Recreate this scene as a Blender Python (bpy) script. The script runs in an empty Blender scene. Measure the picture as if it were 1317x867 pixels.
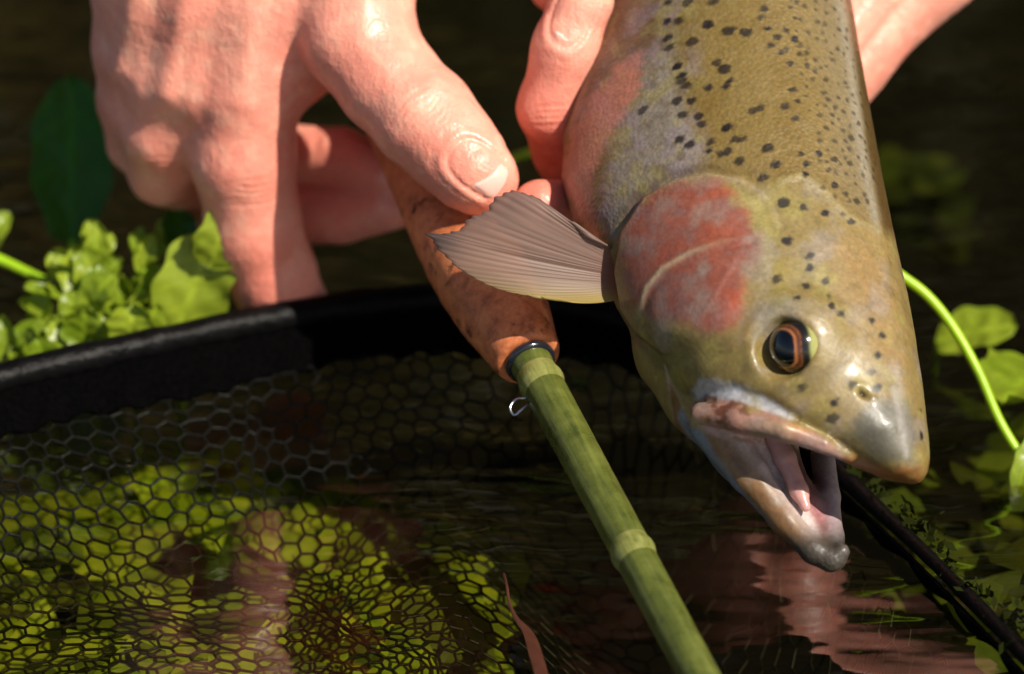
import bpy, math, random
import numpy as np

random.seed(7)
rng = np.random.default_rng(7)
SC = bpy.context.scene
COL = SC.collection

# ------------------------------------------------------------------ camera
CM = 0.01
DEL = math.radians(25.0)                 # camera looks down by this much
CD, SD = math.cos(DEL), math.sin(DEL)
DIST = 90.0                              # cm, camera to focus point
OZ = 4.2                                 # cm, focus point above the water
PPC = 66.0                               # photo pixels per cm at the focus distance
cam_data = bpy.data.cameras.new('camera')
cam = bpy.data.objects.new('camera', cam_data)
COL.objects.link(cam)
cam.location = (0, -DIST * CD * CM, (OZ + DIST * SD) * CM)
cam.rotation_euler = (math.pi / 2 - DEL, 0, 0)
cam_data.sensor_width = 36.0
cam_data.lens = 36.0 * DIST / (1317.0 / PPC)
cam_data.clip_start = 0.05
cam_data.clip_end = 200.0
cam_data.dof.use_dof = True
cam_data.dof.focus_distance = (DIST - 0.8) * CM
cam_data.dof.aperture_fstop = 10.0
SC.camera = cam

# ------------------------------------------------------------------ sky, sun, exposure
SUN_DIR = np.array([0.53, -0.46, 0.72]); SUN_DIR = SUN_DIR / np.linalg.norm(SUN_DIR)
world = bpy.data.worlds.new('World'); SC.world = world; world.use_nodes = True
wn = world.node_tree.nodes; wl = world.node_tree.links
sky = wn.new('ShaderNodeTexSky'); sky.sky_type = 'NISHITA'; sky.sun_disc = False
sky.sun_elevation = math.asin(SUN_DIR[2])
sky.sun_rotation = math.atan2(SUN_DIR[0], SUN_DIR[1])
wl.new(sky.outputs[0], wn['Background'].inputs[0])
wn['Background'].inputs[1].default_value = 0.05
sun_data = bpy.data.lights.new('sun', 'SUN')
sun_data.energy = 5.0; sun_data.angle = math.radians(0.55); sun_data.color = (1.0, 0.92, 0.80)
sun = bpy.data.objects.new('sun', sun_data); COL.objects.link(sun)
from mathutils import Vector
sun.rotation_euler = Vector(SUN_DIR).to_track_quat('Z', 'Y').to_euler()
sun.location = (0.5, -0.5, 1.5)
SC.view_settings.view_transform = 'Standard'
SC.view_settings.look = 'None'
SC.view_settings.exposure = 0.40
SC.view_settings.gamma = 1.0
SC.view_settings.use_curve_mapping = False

# ------------------------------------------------------------------ coordinates
def P(px, py, w):
    """a point seen at photo pixel (px,py), w cm in front of the focus plane -> right/up/toward cm"""
    s = (DIST - w) / DIST
    return np.array([(px - 658.5) / PPC * s, (433.5 - py) / PPC * s, w])
def toW(p):
    p = np.asarray(p, float).reshape(-1, 3)
    u, v, w = p[:, 0], p[:, 1], p[:, 2]
    return np.stack([u, v * SD - w * CD, OZ + v * CD + w * SD], 1) * CM
def fromW(p):
    p = np.asarray(p, float).reshape(-1, 3) / CM
    z = p[:, 2] - OZ
    return np.stack([p[:, 0], p[:, 1] * SD + z * CD, -p[:, 1] * CD + z * SD], 1)
def G(px, py, z):
    """point at photo pixel at height z cm above the water"""
    v0 = (433.5 - py) / PPC
    w = (z - OZ - v0 * CD) / (SD - v0 * CD / DIST)
    return P(px, py, w)
def pix(p):
    s = DIST / (DIST - p[:, 2])
    return 658.5 + p[:, 0] * PPC * s, 433.5 - p[:, 1] * PPC * s
def lin(*c):
    if len(c) == 1: c = c[0]
    c = np.asarray(c, float) / 255.0
    return np.where(c <= 0.04045, c / 12.92, ((c + 0.055) / 1.055) ** 2.4)

# ------------------------------------------------------------------ noise / masks for vertex work
_TAB = np.random.default_rng(3).random((64, 64, 64)).astype(np.float32)
def vnoise(p, sc):
    q = np.asarray(p * sc, np.float32); i = np.floor(q).astype(np.int32); f = q - i; f = f * f * (3 - 2 * f); i &= 63; j = (i + 1) & 63
    x, y, z = f[:, 0], f[:, 1], f[:, 2]
    def c(ix, iy): 
        a = _TAB[ix, iy, i[:, 2]]; return a + (_TAB[ix, iy, j[:, 2]] - a) * z
    a = c(i[:, 0], i[:, 1]); a = a + (c(i[:, 0], j[:, 1]) - a) * y
    b = c(j[:, 0], i[:, 1]); b = b + (c(j[:, 0], j[:, 1]) - b) * y
    return a + (b - a) * x
def fbm(p, sc, o=4):
    r = 0; a = 0.5; t = 0
    for k in range(o):
        r = r + a * vnoise(p + 13.7 * k, sc * 2 ** k); t += a; a *= 0.5
    return r / t
def sstep(a, b, x):
    t = np.clip((x - a) / (b - a), 0, 1); return t * t * (3 - 2 * t)
def seg_dist(x, y, poly, closed=False):
    """distance to polyline, and running parameter of the nearest point"""
    x = np.asarray(x, np.float32); y = np.asarray(y, np.float32)
    best = np.full(x.shape, 1e9, np.float32); par = np.zeros(x.shape, np.float32)
    n = len(poly); acc = 0.0
    for i in range(n if closed else n - 1):
        ax, ay = poly[i]; bx, by = poly[(i + 1) % n]
        dx, dy = bx - ax, by - ay; L2 = dx * dx + dy * dy + 1e-9
        t = np.clip(((x - ax) * dx + (y - ay) * dy) / L2, 0, 1)
        d = np.hypot(x - ax - t * dx, y - ay - t * dy)
        m = d < best; best = np.where(m, d, best); par = np.where(m, acc + t * math.sqrt(L2), par)
        acc += math.sqrt(L2)
    return best, par / max(acc, 1e-9)
def poly_sd(x, y, poly):
    """signed distance to a closed polygon, positive inside"""
    pa = np.asarray(poly, float); m = 45
    bb = (x > pa[:, 0].min() - m) & (x < pa[:, 0].max() + m) & (y > pa[:, 1].min() - m) & (y < pa[:, 1].max() + m)
    if not bb.all():
        out = np.full(x.shape, -float(m))
        if bb.any(): out[bb] = poly_sd(x[bb], y[bb], poly)
        return out
    d, _ = seg_dist(x, y, poly, True)
    ins = np.zeros(x.shape, bool); n = len(poly)
    for i in range(n):
        ax, ay = poly[i]; bx, by = poly[(i + 1) % n]
        if ay == by: continue
        c = ((ay > y) != (by > y)) & (x < (bx - ax) * (y - ay) / (by - ay) + ax)
        ins ^= c
    return np.where(ins, d, -d)
def mixc(col, c, w):
    return col + (np.asarray(c)[None, :] - col) * w[:, None]

# ------------------------------------------------------------------ volumes and surface nets
class Vol:
    def __init__(s, lo, hi, h):
        s.h = h; s.lo = np.array(lo, np.float32)
        n = [int(math.ceil((hi[i] - lo[i]) / h)) + 1 for i in range(3)]
        s.ax = [(lo[i] + h * np.arange(n[i])).astype(np.float32) for i in range(3)]
        s.f = np.full(n, 9.0, np.float32)
    def sub(s, lo, hi):
        sl = []
        for i in range(3):
            a = max(0, int((lo[i] - s.lo[i]) / s.h)); b = min(len(s.ax[i]), int((hi[i] - s.lo[i]) / s.h) + 2)
            if b <= a: return None
            sl.append(slice(a, b))
        return tuple(sl)
    def grid(s, sl):
        return (s.ax[0][sl[0]][:, None, None], s.ax[1][sl[1]][None, :, None], s.ax[2][sl[2]][None, None, :])
    def comb(s, sl, d, k, cut=False):
        g = s.f[sl]
        if cut:
            a, b = -g, d
            h = np.clip(0.5 + 0.5 * (b - a) / k, 0, 1); r = b * (1 - h) + a * h - k * h * (1 - h); s.f[sl] = -r
        else:
            h = np.clip(0.5 + 0.5 * (d - g) / k, 0, 1); s.f[sl] = d * (1 - h) + g * h - k * h * (1 - h)
    def cone(s, a, b, r1, r2, k=0.3, cut=False):
        a = np.asarray(a, np.float32); b = np.asarray(b, np.float32); m = max(r1, r2) + k + 0.3
        sl = s.sub(np.minimum(a, b) - m, np.maximum(a, b) + m)
        if sl is None: return
        X, Y, Z = s.grid(sl); ba = b - a; L = float(ba @ ba) + 1e-9
        x, y, z = X - a[0], Y - a[1], Z - a[2]
        t = np.clip((x * ba[0] + y * ba[1] + z * ba[2]) / L, 0, 1)
        d = np.sqrt((x - ba[0] * t) ** 2 + (y - ba[1] * t) ** 2 + (z - ba[2] * t) ** 2) - (r1 + (r2 - r1) * t)
        s.comb(sl, d, k, cut)
    def chain(s, pts, k=0.3, cut=False):
        for p, q in zip(pts[:-1], pts[1:]):
            s.cone(P(*p[:3]), P(*q[:3]), p[3], q[3], k, cut)
    def ell(s, c, r, axes=None, k=0.3, cut=False):
        c = np.asarray(c, np.float32); m = max(r) + k + 0.3
        sl = s.sub(c - m, c + m)
        if sl is None: return
        X, Y, Z = s.grid(sl); x, y, z = X - c[0], Y - c[1], Z - c[2]
        A = np.eye(3) if axes is None else np.asarray(axes)
        q = [(x * A[i][0] + y * A[i][1] + z * A[i][2]) / r[i] for i in range(3)]
        k0 = np.sqrt(q[0] ** 2 + q[1] ** 2 + q[2] ** 2)
        k1 = np.sqrt((q[0] / r[0]) ** 2 + (q[1] / r[1]) ** 2 + (q[2] / r[2]) ** 2) + 1e-6
        s.comb(sl, k0 * (k0 - 1) / k1, k, cut)
    def mesh(s):
        f = s.f; sg = f < 0
        cnt = np.zeros(tuple(n - 1 for n in f.shape), np.uint8)
        cs = [(i, j, k) for i in (0, 1) for j in (0, 1) for k in (0, 1)]
        for c in cs:
            cnt += sg[c[0]:f.shape[0] - 1 + c[0], c[1]:f.shape[1] - 1 + c[1], c[2]:f.shape[2] - 1 + c[2]]
        act = (cnt > 0) & (cnt < 8)
        ii = np.argwhere(act); idx = np.full(act.shape, -1, np.int32); idx[act] = np.arange(len(ii))
        acc = np.zeros((len(ii), 3)); num = np.zeros(len(ii))
        for a in cs:
            for d in range(3):
                if a[d]: continue
                b = list(a); b[d] = 1
                fa = f[ii[:, 0] + a[0], ii[:, 1] + a[1], ii[:, 2] + a[2]]; fb = f[ii[:, 0] + b[0], ii[:, 1] + b[1], ii[:, 2] + b[2]]
                m = (fa < 0) != (fb < 0); t = np.where(m, fa / np.where(m, fa - fb, 1), 0)
                p = np.tile(np.array(a, float), (len(ii), 1)); p[:, d] += t
                acc[m] += p[m]; num += m
        V = s.lo + s.h * (ii + acc / num[:, None])
        Q = []
        for d in range(3):
            e, g = [(1, 2), (2, 0), (0, 1)][d]
            s0 = [slice(1, -1)] * 3; s1 = [slice(1, -1)] * 3
            s0[d] = slice(0, -1); s1[d] = slice(1, None)
            A = sg[tuple(s0)]; B = sg[tuple(s1)]
            w = np.argwhere(A != B); off = np.ones(3, int); off[d] = 0; w0 = w + off
            fl = A[tuple(w.T)]
            def ci(de, dg):
                c = w0.copy(); c[:, e] += de; c[:, g] += dg; return idx[tuple(c.T)]
            q = np.stack([ci(-1, -1), ci(0, -1), ci(0, 0), ci(-1, 0)], 1)
            q[~fl] = q[~fl][:, ::-1]
            Q.append(q)
        return V, np.concatenate(Q)

def vnormals(V, F):
    n = np.zeros_like(V)
    fn = np.cross(V[F[:, 2]] - V[F[:, 0]], V[F[:, 3]] - V[F[:, 1]])
    for k in range(4): np.add.at(n, F[:, k], fn)
    return n / (np.linalg.norm(n, axis=1)[:, None] + 1e-12)
def fill(me, V, F):
    if hasattr(F, 'shape'):
        me.vertices.add(len(V)); me.vertices.foreach_set('co', np.ascontiguousarray(V, np.float32).ravel())
        k = F.shape[1]; me.loops.add(F.size); me.loops.foreach_set('vertex_index', np.ascontiguousarray(F, np.int32).ravel())
        me.polygons.add(len(F)); me.polygons.foreach_set('loop_start', np.arange(0, F.size, k, dtype=np.int32)); me.update(calc_edges=True)
    else:
        me.from_pydata(np.asarray(V).tolist(), [], F)
def subsurf(V, F, lv=1):
    me = bpy.data.meshes.new('tmp'); fill(me, V, F)
    ob = bpy.data.objects.new('tmp', me); COL.objects.link(ob)
    m = ob.modifiers.new('s', 'SUBSURF'); m.levels = lv; m.render_levels = lv
    dg = bpy.context.evaluated_depsgraph_get(); ev = ob.evaluated_get(dg); e = ev.to_mesh()
    v = np.empty(len(e.vertices) * 3); e.vertices.foreach_get('co', v)
    l = np.empty(len(e.loops), int); e.loops.foreach_get('vertex_index', l)
    ev.to_mesh_clear(); bpy.data.objects.remove(ob); bpy.data.meshes.remove(me)
    return v.reshape(-1, 3), l.reshape(-1, 4)

# ------------------------------------------------------------------ object helpers
def add_mesh(name, V, F, mat, parent=None, col=None, smooth=True, origin=None, world_space=False):
    """V in right/up/toward cm (or world metres). Vertices are stored relative to the parent (or own) origin."""
    W = np.asarray(V, float).reshape(-1, 3) if world_space else toW(V)
    o = np.zeros(3)
    if parent is not None: o = np.array(parent['_o'])
    elif origin is not None: o = np.asarray(origin, float)
    me = bpy.data.meshes.new(name)
    fill(me, W - o, F)
    if smooth: me.polygons.foreach_set('use_smooth', [True] * len(me.polygons))
    if col is not None:
        a = me.attributes.new('col', 'FLOAT_COLOR', 'POINT')
        c = np.ones((len(W), 4)); c[:, :3] = np.clip(col, 0.0, 1.0); a.data.foreach_set('color', c.ravel())
    me.materials.append(mat); me.update()
    ob = bpy.data.objects.new(name, me); COL.objects.link(ob)
    if parent is not None:
        top = parent
        ob.parent = parent
        ob['_o'] = list(o)
    else:
        ob.location = o; ob['_o'] = list(o)
    return ob
def thing(name, label, cat, base, group=None):
    o = bpy.data.objects.new(name, None); COL.objects.link(o)
    b = toW(base)[0]; o.location = b; o['_o'] = [float(x) for x in b]; o.empty_display_size = 0.01
    return tag(o, label, cat, group)
def tag(o, label=None, cat=None, group=None, kind=None):
    if label: o['label'] = label
    if cat: o['category'] = cat
    if group: o['group'] = group
    if kind: o['kind'] = kind
    return o
def frame(d):
    d = np.asarray(d, float); d = d / np.linalg.norm(d)
    h = np.array([0, 0, 1.0]) if abs(d[2]) < 0.9 else np.array([1.0, 0, 0])
    a = np.cross(h, d); a /= np.linalg.norm(a); b = np.cross(d, a); return d, a, b
def catmull(pts, n):
    pts = np.asarray(pts, float); ext = np.vstack([2 * pts[0] - pts[1], pts, 2 * pts[-1] - pts[-2]])
    out = []
    for i in range(len(pts) - 1):
        p0, p1, p2, p3 = ext[i:i + 4]
        for t in np.linspace(0, 1, n, endpoint=False):
            out.append(0.5 * ((2 * p1) + (-p0 + p2) * t + (2 * p0 - 5 * p1 + 4 * p2 - p3) * t * t + (-p0 + 3 * p1 - 3 * p2 + p3) * t ** 3))
    out.append(pts[-1]); return np.array(out)
def tube(path, rad, ns=12, cap=True, jit=None):
    path = np.asarray(path, float); n = len(path); rad = np.broadcast_to(np.asarray(rad, float), (n,))
    T = np.gradient(path, axis=0); T /= np.linalg.norm(T, axis=1)[:, None] + 1e-12
    _, a, b = frame(T[0]); V = []; F = []
    for i in range(n):
        a = a - T[i] * (a @ T[i]); a /= np.linalg.norm(a); b = np.cross(T[i], a)
        for j in range(ns):
            th = 2 * math.pi * j / ns
            r = rad[i] * (1 + (jit(i, j) if jit else 0))
            V.append(path[i] + r * (math.cos(th) * a + math.sin(th) * b))
    for i in range(n - 1):
        for j in range(ns):
            F.append((i * ns + j, i * ns + (j + 1) % ns, (i + 1) * ns + (j + 1) % ns, (i + 1) * ns + j))
    if cap:
        F.append(tuple(range(ns))[::-1]); F.append(tuple((n - 1) * ns + j for j in range(ns)))
    return np.array(V), F
def lathe(p0, d, prof, ns=32, cap=True):
    """profile list of (distance along d, radius)"""
    d, a, b = frame(d); V = []; F = []
    for (t, r) in prof:
        for j in range(ns):
            th = 2 * math.pi * j / ns
            V.append(np.asarray(p0) + d * t + r * (math.cos(th) * a + math.sin(th) * b))
    for i in range(len(prof) - 1):
        for j in range(ns):
            F.append((i * ns + j, i * ns + (j + 1) % ns, (i + 1) * ns + (j + 1) % ns, (i + 1) * ns + j))
    if cap:
        F.append(tuple(range(ns))[::-1]); F.append(tuple((len(prof) - 1) * ns + j for j in range(ns)))
    return np.array(V), F

# ------------------------------------------------------------------ materials
def nmat(name):
    m = bpy.data.materials.new(name); m.use_nodes = True
    return m, m.node_tree.nodes, m.node_tree.links, m.node_tree.nodes['Principled BSDF']
def setp(b, **k):
    names = dict(color='Base Color', rough='Roughness', spec='Specular IOR Level', sss='Subsurface Weight', ssc='Subsurface Scale',
                 coat='Coat Weight', coatr='Coat Roughness', metal='Metallic', trans='Transmission Weight', alpha='Alpha', ior='IOR', sheen='Sheen Weight')
    for a, v in k.items():
        if a == 'color': v = (*[float(x) for x in v], 1)
        b.inputs[names[a]].default_value = v
def attr_color(n, l, b):
    a = n.new('ShaderNodeAttribute'); a.attribute_name = 'col'
    l.new(a.outputs['Color'], b.inputs['Base Color']); return a
def coords(n, l, sc=(1, 1, 1)):
    t = n.new('ShaderNodeTexCoord'); m = n.new('ShaderNodeMapping'); m.inputs['Scale'].default_value = sc
    l.new(t.outputs['Object'], m.inputs['Vector']); return m.outputs[0]
def noise(n, l, vec, scale, detail=4, rough=0.6):
    t = n.new('ShaderNodeTexNoise'); t.inputs['Scale'].default_value = scale; t.inputs['Detail'].default_value = detail
    t.inputs['Roughness'].default_value = rough; l.new(vec, t.inputs['Vector']); return t
def bump(n, l, h, strength, dist, normal=None):
    b = n.new('ShaderNodeBump'); b.inputs['Strength'].default_value = strength; b.inputs['Distance'].default_value = dist
    l.new(h, b.inputs['Height'])
    if normal is not None: l.new(normal, b.inputs['Normal'])
    return b.outputs[0]
def ramp(n, l, fac, stops):
    r = n.new('ShaderNodeValToRGB'); e = r.color_ramp.elements
    while len(e) < len(stops): e.new(0.5)
    for x, (p, c) in zip(e, stops):
        x.position = p; x.color = (*[float(q) for q in c], 1) if not np.isscalar(c) else (c, c, c, 1)
    l.new(fac, r.inputs[0]); return r.outputs[0]

def m_skin():
    m, n, l, b = nmat('skin'); attr_color(n, l, b)
    setp(b, rough=0.42, spec=0.5, sss=0.28, ssc=0.002, coat=0.12, coatr=0.22)
    b.inputs['Subsurface Radius'].default_value = (1.0, 0.35, 0.18)
    v = coords(n, l)
    vo = n.new('ShaderNodeTexVoronoi'); vo.inputs['Scale'].default_value = 1500; l.new(v, vo.inputs['Vector'])
    no = noise(n, l, v, 420, 5); v2 = coords(n, l, (1, 0.35, 0.35)); no2 = noise(n, l, v2, 700, 3)
    k = bump(n, l, vo.outputs['Distance'], 0.35, 0.0002)
    k = bump(n, l, no.outputs[0], 0.34, 0.0007, k); k = bump(n, l, no2.outputs[0], 0.3, 0.0006, k)
    l.new(k, b.inputs['Normal'])
    l.new(ramp(n, l, noise(n, l, v, 160, 4).outputs[0], [(0.35, 0.30), (0.7, 0.55)]), b.inputs['Roughness'])
    return m
def m_fish():
    m, n, l, b = nmat('trout_skin'); attr_color(n, l, b)
    setp(b, rough=0.36, spec=0.5, sss=0.08, ssc=0.0015, coat=0.12, coatr=0.14)
    v = coords(n, l)
    vo = n.new('ShaderNodeTexVoronoi'); vo.inputs['Scale'].default_value = 1100; l.new(v, vo.inputs['Vector'])
    no = noise(n, l, v, 260, 5)
    at = b.inputs['Base Color'].links[0].from_socket; g_ = noise(n, l, v, 1400, 3)
    mm = n.new('ShaderNodeMix'); mm.data_type = 'RGBA'; mm.blend_type = 'MULTIPLY'; mm.inputs[0].default_value = 1.0
    l.new(at, mm.inputs[6]); l.new(ramp(n, l, g_.outputs[0], [(0.3, 0.78), (0.7, 1.0)]), mm.inputs[7]); l.new(mm.outputs[2], b.inputs['Base Color'])
    ms = n.new('ShaderNodeAttribute'); ms.attribute_name = 'scaled'
    ml = n.new('ShaderNodeMath'); ml.operation = 'MULTIPLY_ADD'; ml.inputs[1].default_value = 0.22; ml.inputs[2].default_value = 0.05; l.new(ms.outputs['Fac'], ml.inputs[0])
    k = bump(n, l, vo.outputs['Distance'], 0.2, 0.0004); l.new(ml.outputs[0], n[k.node.name].inputs['Strength']); k = bump(n, l, no.outputs[0], 0.14, 0.0007, k)
    l.new(k, b.inputs['Normal'])
    l.new(ramp(n, l, no.outputs[0], [(0.3, 0.34), (0.7, 0.55)]), b.inputs['Roughness'])
    return m
def m_attr(name, **k):
    m, n, l, b = nmat(name); attr_color(n, l, b); setp(b, **k); return m
def m_plain(name, c, ns=300, amt=0.25, bs=0.2, bd=0.0004, **k):
    m, n, l, b = nmat(name); setp(b, **k); v = coords(n, l); no = noise(n, l, v, ns, 5)
    c = np.asarray(c, float)
    l.new(ramp(n, l, no.outputs[0], [(0.3, c * (1 - amt)), (0.7, np.minimum(c * (1 + amt), 1))]), b.inputs['Base Color'])
    l.new(bump(n, l, no.outputs[0], bs, bd), b.inputs['Normal']); return m
def m_leaf(name, c, c2, trans=0.35, rough=0.4):
    m, n, l, b = nmat(name); setp(b, rough=rough, spec=0.4)
    oi = n.new('ShaderNodeObjectInfo'); v = coords(n, l); no = noise(n, l, v, 160, 4)
    ad = n.new('ShaderNodeMath'); ad.operation = 'MULTIPLY_ADD'; ad.inputs[1].default_value = 0.5
    l.new(oi.outputs['Random'], ad.inputs[0]); l.new(no.outputs[0], ad.inputs[2])
    cr = ramp(n, l, ad.outputs[0], [(0.35, c), (1.0, c2)])
    at = n.new('ShaderNodeAttribute'); at.attribute_name = 'col'
    mx = n.new('ShaderNodeMix'); mx.data_type = 'RGBA'; mx.blend_type = 'MULTIPLY'; mx.inputs[0].default_value = 1.0
    l.new(cr, mx.inputs[6]); l.new(at.outputs['Color'], mx.inputs[7])
    l.new(mx.outputs[2], b.inputs['Base Color'])
    l.new(bump(n, l, noise(n, l, v, 500, 3).outputs[0], 0.25, 0.0006), b.inputs['Normal'])
    t = n.new('ShaderNodeBsdfTranslucent'); l.new(mx.outputs[2], t.inputs['Color'])
    s = n.new('ShaderNodeMixShader'); s.inputs[0].default_value = trans
    l.new(b.outputs[0], s.inputs[1]); l.new(t.outputs[0], s.inputs[2]); l.new(s.outputs[0], n['Material Output'].inputs['Surface'])
    return m

M = {}
M['skin'] = m_skin()
M['fish'] = m_fish()
M['eye'] = m_attr('trout_eye', rough=0.12, spec=0.6, coat=1.0, coatr=0.03)
M['nail'] = m_plain('fingernail', lin(238, 186, 172), 400, 0.06, 0.05, 0.0002, rough=0.5, spec=0.35, sss=0.2, ssc=0.001, coat=0.1, coatr=0.2)
M['tongue'] = m_plain('tongue', lin(196, 146, 138), 500, 0.12, 0.3, 0.0005, rough=0.35, sss=0.3, ssc=0.002, coat=0.5, coatr=0.15)

def m_water():
    m, n, l, b = nmat('water'); n.remove(b)
    v = coords(n, l, (0.55, 1.5, 1.0))
    n1 = noise(n, l, v, 16, 3, 0.5); n2 = noise(n, l, v, 60, 2, 0.5)
    k = bump(n, l, n1.outputs[0], 0.16, 0.012); k = bump(n, l, n2.outputs[0], 0.09, 0.004, k)
    ge = n.new('ShaderNodeNewGeometry'); dt = n.new('ShaderNodeVectorMath'); dt.operation = 'DOT_PRODUCT'
    l.new(ge.outputs['Incoming'], dt.inputs[0]); l.new(k, dt.inputs[1])
    def mth(op, a, b=None):
        q = n.new('ShaderNodeMath'); q.operation = op
        if hasattr(a, 'links'): l.new(a, q.inputs[0])
        else: q.inputs[0].default_value = a
        if b is not None: q.inputs[1].default_value = b
        q.use_clamp = op in ('SUBTRACT', 'MULTIPLY_ADD'); return q
    ab = mth('ABSOLUTE', dt.outputs['Value']); om = mth('SUBTRACT', 1.0); l.new(ab.outputs[0], om.inputs[1])
    pw = mth('POWER', om.outputs[0], 4.0); fr = mth('MULTIPLY_ADD', pw.outputs[0], 0.94); fr.inputs[2].default_value = 0.055
    g = n.new('ShaderNodeBsdfGlossy'); g.inputs['Roughness'].default_value = 0.015; l.new(k, g.inputs['Normal'])
    t = n.new('ShaderNodeBsdfTransparent'); t.inputs['Color'].default_value = (0.78, 0.74, 0.52, 1)
    s = n.new('ShaderNodeMixShader'); l.new(fr.outputs[0], s.inputs[0]); l.new(t.outputs[0], s.inputs[1]); l.new(g.outputs[0], s.inputs[2])
    l.new(s.outputs[0], n['Material Output'].inputs['Surface']); return m
M['water'] = m_water()
def m_bed():
    m, n, l, b = nmat('riverbed'); setp(b, rough=0.9, spec=0.1); v = coords(n, l); no = noise(n, l, v, 14, 6, 0.65)
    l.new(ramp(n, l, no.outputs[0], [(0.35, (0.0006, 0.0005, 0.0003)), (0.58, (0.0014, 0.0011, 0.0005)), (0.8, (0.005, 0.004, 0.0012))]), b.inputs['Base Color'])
    l.new(bump(n, l, no.outputs[0], 0.6, 0.02), b.inputs['Normal']); return m
M['bed'] = m_bed()
def m_bank():
    m, n, l, b = nmat('bank'); setp(b, rough=0.95, spec=0.05); v = coords(n, l); no = noise(n, l, v, 3.0, 6, 0.7)
    l.new(ramp(n, l, no.outputs[0], [(0.42, (0.006, 0.0045, 0.0015)), (0.54, (0.06, 0.043, 0.013)), (0.66, (0.15, 0.125, 0.022))]), b.inputs['Base Color'])
    l.new(bump(n, l, no.outputs[0], 0.8, 0.1), b.inputs['Normal']); return m
M['bank'] = m_bank()

# ================================================================== SETTING
def grid_mesh(x0, x1, y0, y1, nx, ny, zf):
    xs = np.linspace(x0, x1, nx); ys = np.linspace(y0, y1, ny); X, Y = np.meshgrid(xs, ys, indexing='ij')
    V = np.stack([X.ravel(), Y.ravel(), zf(X.ravel(), Y.ravel())], 1)
    i, j = np.meshgrid(np.arange(nx - 1), np.arange(ny - 1), indexing='ij'); a = (i * ny + j).ravel()
    return V, np.stack([a, a + ny, a + ny + 1, a + 1], 1)
# riverbed: one sheet, finer near the picture
xs = np.unique(np.concatenate([np.linspace(-30, -1, 12), np.linspace(-1, 1, 90), np.linspace(1, 30, 12)]))
ys = np.unique(np.concatenate([np.linspace(-12, -0.6, 10), np.linspace(-0.6, 1.6, 90), np.linspace(1.6, 2.6, 12)]))
X, Y = np.meshgrid(xs, ys, indexing='ij'); pts = np.stack([X.ravel(), Y.ravel(), 0 * X.ravel()], 1)
z = -0.13 + 0.05 * (fbm(pts, 9.0) - 0.5) + 0.03 * (fbm(pts + 5, 30.0) - 0.5)
z += 0.035 * np.exp(-(((pts[:, 0] - 0.12) / 0.05) ** 2 + ((pts[:, 1] + 0.01) / 0.10) ** 2))
z += 0.16 * sstep(1.3, 2.4, pts[:, 1])
pts[:, 2] = z; ny = len(ys)
i, j = np.meshgrid(np.arange(len(xs) - 1), np.arange(ny - 1), indexing='ij'); a = (i * ny + j).ravel()
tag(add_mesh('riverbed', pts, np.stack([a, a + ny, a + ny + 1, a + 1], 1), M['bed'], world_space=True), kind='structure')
V, F = grid_mesh(-30, 30, -12, 2.35, 2, 2, lambda x, y: 0 * x)
tag(add_mesh('water', V, F, M['water'], world_space=True, smooth=False), kind='structure')
def bankz(x, y):
    p = np.stack([x, y, 0 * x], 1)
    return -0.1 + 4.2 * sstep(1.9, 5.5, y) + 0.5 * (fbm(p, 1.2) - 0.5) * sstep(2.0, 3.0, y) + sstep(5, 25, y) * 2
xs = np.linspace(-25, 25, 140); ys = np.concatenate([np.linspace(1.8, 6, 50), np.linspace(6.5, 30, 14)])
X, Y = np.meshgrid(xs, ys, indexing='ij'); ny = len(ys)
V = np.stack([X.ravel(), Y.ravel(), bankz(X.ravel(), Y.ravel())], 1)
i, j = np.meshgrid(np.arange(len(xs) - 1), np.arange(ny - 1), indexing='ij'); a = (i * ny + j).ravel()
tag(add_mesh('river_bank', V, np.stack([a, a + ny, a + ny + 1, a + 1], 1), M['bank'], world_space=True), kind='structure')
M['bankleaf'] = m_leaf('bank_foliage', (0.008, 0.008, 0.002), (0.05, 0.047, 0.008), 0.2, 0.6)
V = []; F = []
for k in range(7000):
    x = random.uniform(-5, 5); y = random.uniform(2.1, 5.0); h = float(bankz(np.array([x]), np.array([y]))[0]) + random.uniform(0, 0.5)
    d = rng.normal(size=3); d /= np.linalg.norm(d); e = np.cross(d, rng.normal(size=3)); e /= np.linalg.norm(e); s = random.uniform(0.04, 0.12)
    c = np.array([x, y, h]); q = len(V); V += [c - d * s, c + e * s * 0.45, c + d * s, c - e * s * 0.45]; F.append((q, q + 1, q + 2, q + 3))
V = np.array(V)
tag(add_mesh('bank_foliage', V, F, M['bankleaf'], world_space=True, smooth=False, col=np.ones((len(V), 3))),
    'dark tangle of leaves on the far bank behind the water', 'foliage', kind='stuff')

# ================================================================== TROUT
S0 = np.array([930.0, -80.0]); AX = np.array([255.0, 680.0]); AX /= np.linalg.norm(AX); PE = np.array([-AX[1], AX[0]]) * -1
def to_to(p):
    d = np.asarray(p, float) - S0; return d @ AX, d @ PE
RIGHT = [(1060, -300), (1075, -180), (1088, -60), (1095, 0), (1112, 100), (1130, 200), (1150, 300), (1172, 400), (1186, 490), (1194, 560), (1196, 590), (1193, 608)]
LEFT = [(860, -300), (820, -180), (785, -50), (766, 20), (745, 90), (724, 175), (722, 230), (738, 285), (772, 345), (792, 395), (822, 445), (860, 492), (893, 532), (940, 556), (1010, 568), (1062, 582), (1098, 600), (1135, 616), (1165, 622)]
rt = np.array([to_to(p) for p in RIGHT]); lt = np.array([to_to(p) for p in LEFT])
lt = lt[np.argsort(lt[:, 0])]; rt = rt[np.argsort(rt[:, 0])]
TM = 745.0
rt = np.vstack([rt, [TM, -6]]); lt = np.vstack([lt, [TM, -16]])
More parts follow.
